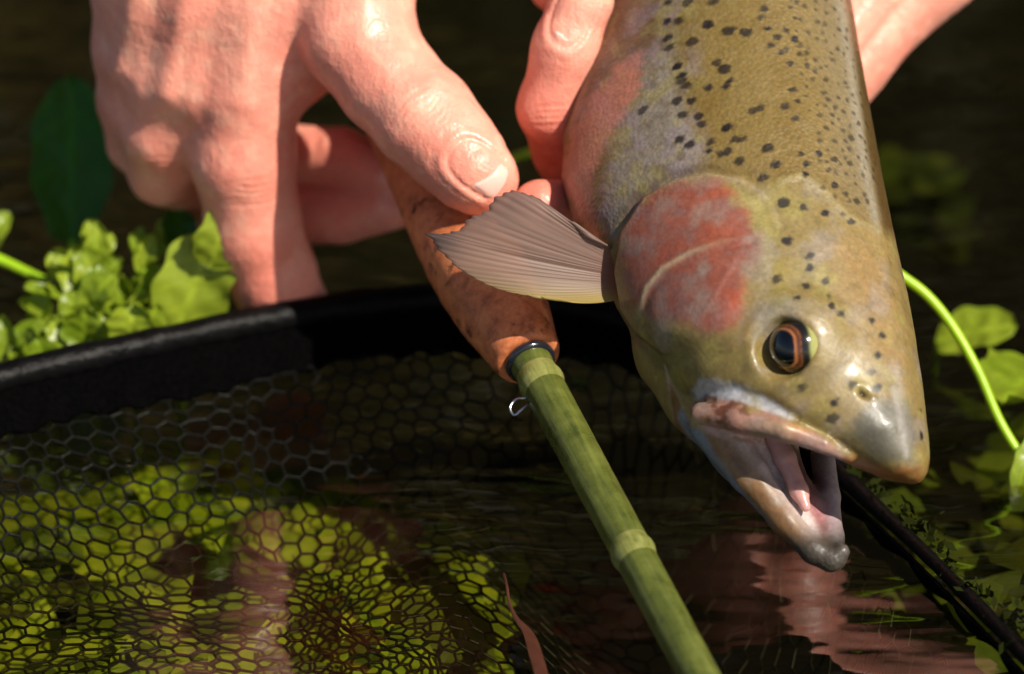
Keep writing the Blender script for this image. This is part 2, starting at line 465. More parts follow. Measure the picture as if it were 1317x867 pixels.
WT = [-320, -180, 80, 280, 420, 560, 660, 745]; WC = [-7.6, -6.0, -3.6, -1.4, 0.0, 1.3, 2.0, 2.5]
BT = [-320, -180, 80, 250, 400, 500, 600, 660, 700, 725, 738, 746]; BB = [2.1, 2.3, 2.55, 2.65, 2.5, 2.2, 1.65, 1.3, 1.0, 0.72, 0.46, 0.2]
HF = 0.06
vol = Vol(P(690, 770, 0) - [0.3, 0, 7.6], P(1225, -240, -4) + [0.3, 0, 8.6], HF)
A0, A1, A2 = vol.ax
LT = np.arange(-420, 860, 0.25)
LL, LR, LB, LW = [np.interp(LT, x_, y_).astype(np.float32) for x_, y_ in ((lt[:, 0], lt[:, 1]), (rt[:, 0], rt[:, 1]), (BT, BB), (WT, WC))]
for j0 in range(0, len(A1), 12):
    pyc = 433.5 - A1[min(j0 + 6, len(A1) - 1)] * PPC
    wcs = [np.interp((x_ - S0[0]) * AX[0] + (pyc - S0[1]) * AX[1], WT, WC) for x_ in (700, 1200)]
    k0, k1 = np.searchsorted(A2, [min(wcs) - 3.0, max(wcs) + 3.0])
    u = A0[:, None, None]; v = A1[None, j0:j0 + 12, None]; w = A2[None, None, k0:k1]
    s = (DIST / (DIST - w)).astype(np.float32); px = 658.5 - S0[0] + u * (PPC * s); py = 433.5 - S0[1] - v * (PPC * s)
    t = px * np.float32(AX[0]) + py * np.float32(AX[1]); o = px * np.float32(PE[0]) + py * np.float32(PE[1])
    ti = np.clip(((t + 420) * 4).astype(np.int32), 0, len(LT) - 1)
    L = LL[ti]; R = LR[ti]; b = LB[ti]; wc = LW[ti]
    ha = np.maximum((R - L) / 2, 3.0); c = (R + L) / 2
    q = np.sqrt(((o - c) / ha) ** 2 + ((w - wc) / b) ** 2)
    d = (q - 1) * np.minimum(ha / (PPC * s), b) * 0.85
    vol.f[:, j0:j0 + 12, k0:k1] = np.maximum(d, (t - TM) / PPC)
# carve the mouth, then the open lower jaw
vol.chain([(985, 590, 2.6, 0.30), (1030, 605, 2.2, 0.34), (1068, 625, 1.6, 0.30)], 0.12, True)
vol.chain([(985, 575, 0.9, 0.5), (1040, 590, 1.0, 0.45), (1085, 640, 1.1, 0.40)], 0.12, True)
vol.chain([(872, 455, 0.3, 0.85), (912, 505, 0.7, 0.85), (968, 572, 0.7, 0.78), (1022, 655, 1.2, 0.48), (1060, 712, 1.8, 0.29)], 0.3)
vol.chain([(1010, 545, 1.5, 0.46), (1036, 610, 2.0, 0.42), (1056, 668, 2.35, 0.27), (1064, 692, 2.5, 0.16)], 0.12, True)
vol.chain([(918, 545, 1.4, 0.48), (962, 608, 1.65, 0.37), (1008, 668, 1.95, 0.27), (1046, 708, 2.2, 0.24), (1068, 720, 2.25, 0.25)], 0.12)
vol.chain([(1058, 585, 0.35, 0.24), (1064, 640, 1.0, 0.24), (1070, 690, 1.7, 0.22), (1072, 714, 2.0, 0.24)], 0.12)
vol.cone(P(1076, 716, 2.25), P(1082, 710, 2.3), 0.22, 0.17, 0.10)
# maxilla plate and upper lip
vol.chain([(902, 532, 2.35, 0.22), (950, 537, 2.75, 0.27), (1010, 552, 3.0, 0.24), (1058, 572, 3.05, 0.16), (1092, 588, 2.9, 0.12)], 0.08)
# eye socket
EYE = P(1028, 446, 2.72); GAZE = np.array([-0.72, -0.03, 0.69]); GAZE /= np.linalg.norm(GAZE)
vol.ell(EYE - np.array([0, 0, 0.10]), (0.86, 0.92, 0.55), k=0.35)
vol.ell(EYE + GAZE * 0.52 + np.array([0.03, 0, 0]), (0.53, 0.58, 0.47), k=0.18, cut=True)
V, F = vol.mesh()
del vol
V, F = subsurf(V, F, 1)
N = vnormals(V, F)
px, py = pix(V)
front = sstep(-0.15, 0.35, N[:, 2])
OPER = [(800, 398), (792, 350), (800, 300), (828, 254), (868, 231), (910, 223), (955, 230), (985, 250), (1002, 282), (1008, 320), (1000, 370), (985, 400), (960, 440), (900, 470), (850, 455), (820, 430)]
sd = poly_sd(px, py, OPER)
dsp = (0.11 * sstep(-2, 5, sd) - 0.05 * np.exp(-((sd + 6) / 5) ** 2)) * front * sstep(470, 420, py) * sstep(1002, 915, px)
PREO = [(829, 398), (836, 372), (856, 348), (890, 328), (930, 314), (968, 304)]
dp, tp = seg_dist(px, py, PREO)
dsp += front * 0.035 * np.exp(-(dp / 5) ** 2) * (1 - 0.6 * tp)
dsp -= front * 0.03 * np.exp(-((seg_dist(px, py - 9, PREO)[0]) / 6) ** 2)
PRE2 = [(900, 418), (922, 385), (940, 350), (948, 335)]
dsp += front * 0.008 * np.exp(-(seg_dist(px, py, PRE2)[0] / 4) ** 2)
RIDGE = [(1040, -260), (1076, -20), (1093, 90), (1106, 190), (1122, 270), (1136, 350), (1151, 430), (1165, 500), (1177, 560)]
dr, tr = seg_dist(px, py, RIDGE)
dsp += front * 0.035 * np.exp(-(dr / 9) ** 2)
# groove above the maxilla, groove in front of the eye
GRO = [(893, 508), (940, 500), (985, 516), (1020, 538)]
dsp -= front * 0.07 * np.exp(-(seg_dist(px, py, GRO)[0] / 9) ** 2)
# skull plates behind the head
HEADLINE = [(1002, 232), (1030, 226), (1060, 245), (1090, 278), (1128, 298)]
dh, _ = seg_dist(px, py, HEADLINE)
dsp += front * 0.02 * np.exp(-(dh / 6) ** 2)
# nostril
dn = np.hypot(((px - 1110) * 0.8 + (py - 506) * 0.6) / 11, (-(px - 1110) * 0.6 + (py - 506) * 0.8) / 6)
n_w = vnoise(V, 6.0)
dsp += front * (0.03 * np.exp(-(((px - 1103) / 9) ** 2 + ((py - 497) / 7) ** 2)) + 0.02 * np.exp(-(((px - 1122) / 6) ** 2 + ((py - 512) / 5) ** 2)) - 0.10 * np.exp(-(dn / 0.7) ** 2))
dsp += 0.02 * (fbm(V, 2.2) - 0.5)
V = V + N * dsp[:, None]
# --- colours
n1 = fbm(V, 1.3); n2 = fbm(V + 7, 5.0); n3 = fbm(V + 21, 14.0, 3)
t = (px - S0[0]) * AX[0] + (py - S0[1]) * AX[1]; o = (px - S0[0]) * PE[0] + (py - S0[1]) * PE[1]
C = np.tile(lin(142, 118, 62), (len(V), 1))
C = mixc(C, lin(130, 104, 44), 0.7 * sstep(0.4, 0.75, n1))
def soft(poly, w): return sstep(-w, w, poly_sd(px + (n2 - 0.5) * w * 1.5, py + (n1 - 0.5) * w * 1.5, poly))
C = mixc(C, lin(118, 92, 62), soft([(700, -300), (850, -300), (862, 0), (855, 60), (800, 110), (740, 160), (700, 150)], 22))
C = mixc(C, lin(160, 154, 148), 0.72 * (0.75 + 0.5 * (n2 - 0.3)) * soft([(838, 78), (862, 40), (884, 150), (905, 200), (880, 232), (830, 250), (790, 300), (770, 280), (785, 200), (815, 130)], 18))
C = mixc(C, lin(118, 98, 56), 0.8 * soft([(800, 120), (785, 190), (770, 270), (782, 320), (760, 300), (752, 240), (770, 170)], 12))
pkw = (vnoise(np.stack([o * 0.06, t * 0.20, 0 * t], 1), 1.0) - 0.5) * 13
PINK = [(772, 112), (798, 82), (826, 66), (822, 110), (800, 150), (776, 190), (758, 225), (762, 265), (776, 300), (772, 338), (752, 300), (738, 275), (722, 240), (719, 215), (735, 175), (752, 145)]
C = mixc(C, lin(196, 126, 100), 0.82 * sstep(-6, 8, poly_sd(px + pkw, py, PINK)))
C = mixc(C, lin(96, 92, 66), 0.8 * soft([(735, 262), (752, 285), (768, 330), (775, 345), (745, 320)], 6))
# dorsal side beyond the ridge
side = o - np.interp(t, *np.array(sorted([to_to(p) for p in RIDGE])).T)
C = mixc(C, lin(92, 68, 26), 0.92 * sstep(2, 12, side))
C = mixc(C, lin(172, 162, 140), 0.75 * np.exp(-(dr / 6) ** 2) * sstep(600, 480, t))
C = mixc(C, lin(150, 140, 120), 0.35 * sstep(-60, -5, side) * sstep(14, 2, side) * sstep(440, 330, t))
# head
hd = sstep(-14, 14, poly_sd(px, py, [(985, 240), (1030, 228), (1060, 247), (1092, 280), (1135, 302), (1300, 320), (1300, 700), (1000, 700), (860, 560), (780, 420), (800, 300), (900, 230)]))
C = mixc(C, lin(158, 136, 80), 0.85 * hd)
C = mixc(C, lin(178, 138, 86), 0.6 * soft([(1060, 320), (1130, 310), (1160, 460), (1150, 520), (1110, 420)], 30))
C = mixc(C, lin(150, 128, 70), 0.5 * sstep(0.5, 0.7, n2) * hd)
C = mixc(C, lin(176, 164, 96), 0.8 * soft([(940, 240), (985, 262), (1000, 300), (985, 345), (965, 300), (935, 262)], 14))
C = mixc(C, lin(170, 152, 70), 0.6 * soft([(985, 320), (1015, 350), (1020, 390), (985, 385)], 14))
C = mixc(C, lin(176, 172, 158), 0.55 * soft([(975, 395), (1010, 378), (1035, 392), (1005, 402), (985, 430), (972, 440)], 9))
RED = [(812, 388), (802, 330), (812, 285), (845, 248), (880, 236), (920, 236), (950, 262), (972, 300), (978, 322), (958, 352), (955, 400), (948, 425), (915, 432), (885, 412), (850, 410), (832, 405)]
rw = sstep(-12, 10, poly_sd(px + (n2 - .5) * 26, py + (n1 - .5) * 26, RED))
redc = lin(160, 80, 66)[None, :] + (lin(164, 106, 100) - lin(176, 84, 68))[None, :] * 0.8 * sstep(0.35, 0.75, n2)[:, None]
redc = redc + (lin(180, 88, 64) - redc) * sstep(0.5, 0.75, n1)[:, None]
C = C + (redc - C) * (0.90 * rw)[:, None]
C = mixc(C, lin(210, 96, 62), 0.6 * np.exp(-((px - 945) / 12) ** 2 - ((py - 393) / 18) ** 2))
C = mixc(C, lin(190, 140, 120), 0.3 * np.exp(-((sd - 4) / 5) ** 2) * front * sstep(990, 930, px))
C = mixc(C, lin(84, 60, 52), 0.7 * np.exp(-((sd + 9) / 7) ** 2) * sstep(330, 250, py - (px - 800) * -0.2) * front * sstep(960, 860, px))  # shading in the groove behind the gill cover, painted dark
C = mixc(C, lin(214, 190, 150), 0.75 * np.exp(-(dp / 3.2) ** 2) * sstep(1.0, 0.3, tp) * front)
C = mixc(C, lin(190, 140, 128), 0.3 * np.exp(-(seg_dist(px, py, PRE2)[0] / 3) ** 2) * front)
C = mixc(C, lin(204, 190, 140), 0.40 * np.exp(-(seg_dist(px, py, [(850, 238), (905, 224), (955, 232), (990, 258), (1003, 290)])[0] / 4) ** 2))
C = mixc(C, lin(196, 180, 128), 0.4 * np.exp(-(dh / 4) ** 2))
# cheek under the red
C = mixc(C, lin(142, 124, 66), 0.75 * soft([(850, 418), (905, 440), (955, 440), (985, 480), (930, 488), (888, 500), (855, 460)], 12))
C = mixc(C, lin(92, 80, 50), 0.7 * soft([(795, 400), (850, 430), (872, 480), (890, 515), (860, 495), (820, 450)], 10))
C = mixc(C, lin(208, 208, 214), 0.95 * sstep(-5, 5, poly_sd(px, py + (n2 - .5) * 8, [(888, 505), (900, 488), (925, 488), (965, 500), (1000, 520), (1022, 538), (985, 530), (940, 518), (893, 518)])))
# maxilla
MX = [(886, 522), (905, 508), (950, 516), (1000, 532), (1050, 556), (1085, 582), (1040, 578), (980, 568), (920, 560), (890, 545)]
mw = sstep(-3, 4, poly_sd(px, py, MX)) * sstep(-0.3, 0.2, N[:, 2])
C = mixc(C, lin(172, 128, 112), mw)
C = mixc(C, lin(120, 72, 50), mw * sstep(0.48, 0.62, n2) * sstep(1000, 960, px) * sstep(560, 540, py))
C = mixc(C, lin(206, 156, 84), 0.7 * mw * np.exp(-((px - 1020) / 40) ** 2 - ((py - 548) / 9) ** 2))
C = mixc(C, lin(206, 168, 160), 0.8 * np.exp(-(seg_dist(px, py, [(890, 540), (925, 559), (985, 567), (1040, 577), (1078, 588)])[0] / 6) ** 2))
# snout
C = mixc(C, lin(104, 98, 80), 0.75 * soft([(1100, 545), (1125, 525), (1160, 525), (1170, 560), (1165, 590), (1120, 585)], 12))
C = mixc(C, lin(176, 168, 158), 0.5 * np.exp(-(seg_dist(px, py, [(1150, 480), (1160, 530), (1168, 575)])[0] / 8) ** 2))
C = mixc(C, lin(146, 88, 30), 0.85 * sstep(-6, 10, poly_sd(px, py, [(1060, 590), (1100, 584), (1140, 596), (1175, 600), (1200, 585), (1210, 640), (1100, 640)])))
C = mixc(C, lin(120, 62, 20), 0.6 * np.exp(-((px - 1185) / 18) ** 2 - ((py - 608) / 12) ** 2))
# lower jaw
JAW = [(855, 470), (888, 548), (930, 565), (985, 572), (1080, 585), (1120, 640), (1120, 770), (1000, 760), (880, 620)]
jw = sstep(-3, 3, poly_sd(px, py, JAW)) * (1 - mw) * np.where((py > 578 + (px - 1075) * 0.3) | (px < 1075), 1, 0)
C = mixc(C, lin(206, 176, 172), 0.97 * jw)
OUT = [(882, 535), (912, 590), (950, 642), (1000, 695), (1045, 728)]
do, _ = seg_dist(px, py, OUT)
C = mixc(C, lin(140, 102, 54), 0.95 * jw * sstep(58, 36, do + (n2 - .5) * 16))
C = mixc(C, lin(112, 74, 40), 0.6 * jw * np.exp(-((do - 26) / 8) ** 2) * sstep(0.4, 0.55, n2))
C = mixc(C, lin(140, 152, 168), 0.9 * jw * sstep(14, 7, do) * sstep(690, 640, py))  # sky reflection painted blue-grey along the outer edge of the jaw
C = mixc(C, lin(238, 222, 220), 0.7 * jw * np.exp(-(seg_dist(px, py, [(945, 558), (985, 600), (1022, 648), (1050, 684)])[0] / 11) ** 2))
C = mixc(C, lin(168, 100, 98), 0.9 * jw * soft([(985, 560), (1062, 575), (1070, 660), (1062, 690), (1030, 650), (1005, 605)], 7))
C = mixc(C, lin(86, 40, 42), 0.85 * jw * soft([(1000, 555), (1068, 578), (1062, 650), (1045, 640), (1020, 600)], 8))
C = mixc(C, lin(196, 172, 178), 0.7 * jw * np.exp(-(seg_dist(px, py, [(1066, 590), (1070, 650), (1076, 690)])[0] / 12) ** 2))
C = mixc(C, lin(72, 68, 62), 0.92 * jw * sstep(664, 706, py + (px - 1050) * 0.25))
C = mixc(C, lin(36, 32, 30), 0.85 * jw * np.exp(-((px - 1079) / 9) ** 2 - ((py - 700) / 6) ** 2))
# inside of the mouth roof
C = mixc(C, lin(120, 62, 60), 0.9 * sstep(-0.1, -0.45, N[:, 1]) * soft([(905, 545), (1090, 590), (1080, 640), (920, 580)], 6) * (1 - mw))
# belly and back side of the fish: pale
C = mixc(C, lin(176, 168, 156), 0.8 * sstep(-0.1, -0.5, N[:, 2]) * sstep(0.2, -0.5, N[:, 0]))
# shifting tints of the wet skin
fl = soft([(700, -300), (870, -300), (905, 190), (880, 232), (800, 300), (770, 345), (715, 240), (740, 100)], 20)
C = mixc(C, lin(158, 142, 150), 0.45 * fl * sstep(0.45, 0.7, fbm(V + 40, 2.2, 3)))
C = mixc(C, lin(164, 152, 86), 0.55 * fl * sstep(0.5, 0.72, fbm(V + 50, 2.8, 3)))
C = mixc(C, lin(92, 72, 44), 0.45 * fl * sstep(0.5, 0.75, fbm(V + 60, 4.0, 3)))
C = mixc(C, lin(164, 150, 138), 0.50 * hd * sstep(0.48, 0.72, fbm(V + 70, 1.7, 3)))
C = mixc(C, lin(172, 160, 84), 0.45 * hd * (1 - rw) * sstep(0.5, 0.72, fbm(V + 80, 2.4, 3)) * (1 - jw))
C = mixc(C, lin(104, 88, 48), 0.35 * hd * (1 - rw) * sstep(0.52, 0.75, fbm(V + 90, 3.2, 3)) * (1 - jw))
SN = [(1092, 560), (1104, 528), (1130, 510), (1166, 515), (1180, 560), (1178, 596), (1130, 596)]
C = mixc(C, lin(104, 100, 84), 0.85 * sstep(-10, 12, poly_sd(px + (n2 - .5) * 14, py, SN)))
C = mixc(C, lin(186, 178, 168), 0.6 * np.exp(-(seg_dist(px, py, [(1150, 500), (1158, 540), (1166, 585)])[0] / 5) ** 2))
C = mixc(C, lin(206, 132, 108), 0.62 * sstep(-6, 8, poly_sd(px + pkw, py, PINK)))
C = C * 0.74
C = mixc(C, lin(74, 70, 58), 0.7 * sstep(-10, 12, poly_sd(px + (n2 - .5) * 10, py, [(1105, 555), (1118, 530), (1148, 528), (1152, 590), (1120, 592)])))
# nostril hole darkened in the colour, then fine scale mottling
C = mixc(C, lin(34, 26, 20), 0.9 * np.exp(-(dn / 0.55) ** 4) * front)
C = C * (0.72 + 0.44 * n3)[:, None]
# spots, measured on the surface
BIG = [(911, 30, 8), (936, 39, 8), (958, 41, 8), (890, 52, 8), (921, 79, 6.5), (930, 88, 7.5), (937, 103, 6), (933, 110, 5), (909, 113, 6), (888, 129, 6.5), (898, 148, 5.5), (902, 159, 5.5),
       (968, 142, 6), (976, 138, 6), (934, 163, 7), (944, 178, 6), (951, 178, 6), (988, 189, 7.5), (926, 196, 5.5), (934, 194, 6), (913, 182, 6), (912, 192, 4.5), (886, 185, 6), (1011, 135, 5.5),
       (1026, 128, 4.5), (1024, 152, 5), (1020, 114, 5), (1018, 80, 5), (1006, 66, 5), (1012, 63, 4), (1002, 47, 5), (992, 57, 4.5), (988, 36, 5), (979, 21, 5), (984, 10, 5), (1022, 49, 5), (1013, 38, 4.5),
       (950, 205, 6.5), (999, 211, 7), (982, 227, 6), (1036, 224, 5), (1038, 209, 4.5), (1031, 196, 4.5), (1074, 238, 5), (1008, 259, 8), (1035, 265, 5.5), (1063, 273, 6), (1095, 285, 5), (1103, 258, 5),
       (1013, 308, 6.5), (1042, 328, 5), (1043, 343, 5), (998, 356, 6.5), (1038, 367, 5.5), (1062, 360, 5), (1055, 197, 4.5), (1055, 206, 4), (1075, 204, 5), (1066, 218, 4.5), (1070, 392, 4.5), (1083, 403, 5),
       (1065, 379, 4), (1023, 382, 4.5), (1123, 412, 4.5), (1136, 432, 5), (1130, 456, 5), (1122, 477, 5.5), (1130, 497, 6.5), (1097, 494, 4.5), (1073, 515, 5), (1071, 540, 6), (1186, 562, 5), (1185, 527, 4),
       (1031, 500, 5), (826, 141, 7), (870, 129, 6.5), (877, 147, 6), (872, 179, 6.5), (877, 102, 6.5), (882, 108, 6.5), (857, 26, 6), (872, 26, 6), (856, 49, 5.5), (861, 60, 6), (871, 84, 6),
       (876, 96, 6), (859, 2, 6), (883, 2, 6), (916, 1, 6), (900, -20, 6), (950, -30, 7), (880, -50, 6)]
spots = list(BIG)
tries = 0
while len(spots) < len(BIG) + 250 and tries < 6000:
    tries += 1
    y = random.uniform(-240, 282); e = 1010 + 0.20 * max(y, -50)
    x = e + (random.random() ** 0.8) * (np.interp(y, [q[1] for q in RIDGE], [q[0] for q in RIDGE]) + 26 - e)
    if y > 200 and random.random() < (y - 200) / 90: continue
    if all((x - a) ** 2 + (y - b) ** 2 > (r + 5.0) ** 2 for a, b, r in spots): spots.append((x, y, random.uniform(2.2, 4.3)))
fi = np.where(N[:, 2] > -0.05)[0]
sp = np.zeros(len(V))
order = fi[np.argsort(py[fi])]; pys = py[order]
for (x, y, r) in spots:
    a, b = np.searchsorted(pys, [y - 22, y + 22]); ids = order[a:b]
    m = np.abs(px[ids] - x) < 22; ids = ids[m]
    if not len(ids): continue
    dd = np.hypot(px[ids] - x, py[ids] - y); front_ids = ids[np.argsort(dd)[:6]]
    c0 = V[front_ids[np.argmax(V[front_ids, 2])]]
    q = V[ids] - c0; a0 = q[:, 0] * 0.86 + q[:, 1] * 0.5; b0 = -q[:, 0] * 0.5 + q[:, 1] * 0.86
    d3 = np.sqrt((a0 / 1.18) ** 2 + (b0 * 1.12) ** 2 + q[:, 2] ** 2) * PPC + (n3[ids] - 0.5) * 6.0 + (n2[ids] - 0.5) * 5.0
    sp[ids] = np.maximum(sp[ids], sstep(r + 2.4, r - 2.4, d3) * random.uniform(0.78, 0.98) * (1.0 if r > 4.4 else 0.74))
C = mixc(C, lin(24, 16, 14), sp)
trout = thing('trout', 'spotted rainbow trout with red gill cover and open mouth, held head down over the water', 'fish', P(1075, 735, 2.2))
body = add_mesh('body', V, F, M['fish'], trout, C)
at_ = body.data.attributes.new('scaled', 'FLOAT', 'POINT'); at_.data.foreach_set('value', np.ascontiguousarray(1 - hd, np.float32))

# eye
def sphere(c, r, nu=48, nv=32):
    V = []; F = []
    for i in range(nv + 1):
        a = math.pi * i / nv
        for j in range(nu):
            b = 2 * math.pi * j / nu; V.append((math.sin(a) * math.cos(b), math.sin(a) * math.sin(b), math.cos(a)))
    for i in range(nv):
        for j in range(nu):
            F.append((i * nu + j, (i + 1) * nu + j, (i + 1) * nu + (j + 1) % nu, i * nu + (j + 1) % nu))
    return np.array(V) * r + c, F
Ve, Fe = sphere(np.zeros(3), 1.0, 96, 72)
d, a, b = frame(GAZE)
# local: z -> gaze
L3 = Ve[:, 0:1] * a + Ve[:, 1:2] * b + Ve[:, 2:3] * d
ang = np.degrees(np.arccos(np.clip(Ve[:, 2], -1, 1)))
hz = np.hypot(L3 @ np.array([1.0, 0, 0.5]) , 0)
el = ang * (1 + 0.16 * (np.abs(L3[:, 0]) - np.abs(L3[:, 1])))
el = el - 5.0 * np.exp(-((L3[:, 1] + 0.55) / 0.25) ** 2) + 2.5 * (fbm(L3 + 3, 3.0) - 0.5)
ce = np.tile(lin(150, 150, 84), (len(Ve), 1))
ce = mixc(ce, lin(176, 168, 110), sstep(0.45, 0.7, fbm(L3 + 8, 4.0)))
ce = mixc(ce, lin(22, 17, 9), sstep(72, 60, el))
ce = mixc(ce, lin(30, 24, 14), sstep(-0.55, -0.8, L3[:, 0]))
ce = mixc(ce, lin(140, 86, 36), sstep(49, 46, el) * (0.10 + 0.85 * fbm(L3, 9)))
ce = mixc(ce, lin(70, 34, 22), 0.95 * np.exp(-((el - 42) / 2.6) ** 2))
ce = mixc(ce, lin(164, 102, 58), sstep(40, 38, el) * 0.7)
ce = mixc(ce, lin(4, 5, 9), sstep(36, 34, el))
re = 0.575
bulge = 1 + 0.06 * sstep(50, 20, ang)
eye = add_mesh('eye', EYE + np.array([0.0, 0, -0.02]) + L3 * re * bulge[:, None], Fe, M['eye'], trout, ce)

# tongue
tv = Vol(P(960, 680, 0.3), P(1085, 530, 3), 0.04)
tv.chain([(990, 548, 1.3, 0.2), (1010, 590, 1.55, 0.2), (1028, 632, 1.85, 0.17), (1036, 652, 2.0, 0.10)], 0.1)
Vt, Ft = tv.mesh(); add_mesh('tongue', Vt, Ft, M['tongue'], trout)

# pectoral fin: rays fanning out from the root
FO = catmull([(784, 382), (740, 383), (700, 382), (655, 376), (615, 361), (580, 337), (548, 301)], 6)
FI = catmull([(548, 301), (572, 300), (592, 296), (596, 286), (612, 278), (630, 266), (640, 252), (660, 246), (690, 254), (722, 276), (755, 310), (778, 345)], 6)
root0, root1 = np.array([812, 380.0]), np.array([806, 330.0])
outer = np.vstack([FO, FI[1:]])
seg = np.r_[0, np.cumsum(np.hypot(*np.diff(outer, axis=0).T))]
NR, NT = 240, 30
Vf = []; Cf = []
lo = np.searchsorted(seg, 130)
for i in range(NR + 1):
    f = i / NR; s_ = 70 + (seg[-1] - 125) * f
    e = np.array([np.interp(s_, seg, outer[:, 0]), np.interp(s_, seg, outer[:, 1])])
    e = e + (e - root0) * (0.014 * math.sin(f * 151) * math.sin(f * 67 + 1) if f > 0.30 else 0.0) * min(1, (1 - f) * 6)
    rr = root0 + (root1 - root0) * f
    for j in range(NT + 1):
        g = j / NT
        mid = (rr + e) / 2 + np.array([0, 10 * (1 - f) * 1.5])
        q = (1 - g) ** 2 * rr + 2 * g * (1 - g) * mid + g * g * e
        wv = 0.0 + 0.70 * math.sin(g * math.pi * 0.55) + 0.0025 * math.sin(f * 2 * math.pi * 30) * (0.25 + g) + 0.35 * f * (1 - f) - 0.25 * g * f
        Vf.append(P(q[0], q[1], wv))
        fj = f + 0.004 * math.sin(9 * g + 40 * f); ray = 0.5 + 0.5 * math.sin(fj * 2 * math.pi * 30); ray = 1 - (1 - ray) ** 3 * (0.5 + 0.5 * math.sin(31 * f + 5 * g) ** 2)
        c = lin(150, 124, 112) * (0.72 + 0.34 * ray)
        c = c + (lin(196, 176, 104) - c) * math.exp(-(f / 0.20) ** 2) * 0.9
        c = c + (lin(66, 64, 68) - c) * 0.85 * math.exp(-((q[0] - 560) / 34) ** 2 - ((q[1] - 305) / 28) ** 2)
        c = c + (lin(110, 88, 84) - c) * 0.55 * max(0, g - 0.72) / 0.28 * min(1, max(0, f - 0.4) * 3)
        c = c + (lin(150, 84, 66) - c) * 0.7 * math.exp(-(g / 0.14) ** 2)
        Cf.append(c)
Ff = []
for i in range(NR):
    for j in range(NT):
        a = i * (NT + 1) + j; Ff.append((a, a + NT + 1, a + NT + 2, a + 1))
mf, n, l, b = nmat('fin'); attr_color(n, l, b); setp(b, rough=0.42, spec=0.3)
tr_ = n.new('ShaderNodeBsdfTranslucent'); l.new(b.inputs['Base Color'].links[0].from_socket, tr_.inputs['Color'])
tp_ = n.new('ShaderNodeBsdfTransparent'); s1 = n.new('ShaderNodeMixShader'); s1.inputs[0].default_value = 0.45
l.new(b.outputs[0], s1.inputs[1]); l.new(tr_.outputs[0], s1.inputs[2])
s2 = n.new('ShaderNodeMixShader'); s2.inputs[0].default_value = 0.2
l.new(s1.outputs[0], s2.inputs[1]); l.new(tp_.outputs[0], s2.inputs[2]); l.new(s2.outputs[0], n['Material Output'].inputs['Surface'])
M['fin'] = mf
fin = add_mesh('pectoral_fin', np.array(Vf), Ff, mf, trout, np.array(Cf))
so = fin.modifiers.new('s', 'SOLIDIFY'); so.thickness = 0.0003

# ================================================================== FISHING ROD
A_ = P(680, 462, -0.8); B_ = P(905, 880, 5.6); RD = (B_ - A_); RL = np.linalg.norm(RD); RD /= RL
rod = thing('fishing_rod', 'slim green fishing rod with a cork grip held in the left hand', 'fishing rod', A_)
def m_cork():
    m, n, l, b = nmat('cork'); setp(b, rough=0.5, spec=0.4, coat=0.1, coatr=0.25); v = coords(n, l); no = noise(n, l, v, 190, 8, 0.78)
    vo = n.new('ShaderNodeTexVoronoi'); vo.inputs['Scale'].default_value = 260
    dn_ = noise(n, l, v, 420, 4, 0.7); sc_ = n.new('ShaderNodeVectorMath'); sc_.operation = 'SCALE'; sc_.inputs['Scale'].default_value = 0.006; l.new(dn_.outputs['Color'], sc_.inputs[0])
    av_ = n.new('ShaderNodeVectorMath'); l.new(v, av_.inputs[0]); l.new(sc_.outputs[0], av_.inputs[1]); l.new(av_.outputs[0], vo.inputs['Vector'])
    c1 = ramp(n, l, no.outputs[0], [(0.30, lin(118, 58, 32)), (0.5, lin(198, 114, 70)), (0.72, lin(226, 146, 92))])
    pit = ramp(n, l, vo.outputs['Distance'], [(0.08, 0.0), (0.34, 1.0)])
    v2 = coords(n, l, (1.0, 1, 1)); sm = noise(n, l, v2, 70, 3); pm = ramp(n, l, sm.outputs[0], [(0.46, 1.0), (0.58, 0.0)])
    mx = n.new('ShaderNodeMath'); mx.operation = 'MAXIMUM'; l.new(pit, mx.inputs[0]); l.new(pm, mx.inputs[1])
    mix = n.new('ShaderNodeMix'); mix.data_type = 'RGBA'; l.new(mx.outputs[0], mix.inputs[0])
    mix.inputs[6].default_value = (*lin(62, 34, 22), 1); l.new(c1, mix.inputs[7]); l.new(mix.outputs[2], b.inputs['Base Color'])
    k = bump(n, l, mx.outputs[0], 0.8, 0.001); k = bump(n, l, no.outputs[0], 0.3, 0.0008, k); l.new(k, b.inputs['Normal']); return m
M['cork'] = m_cork()
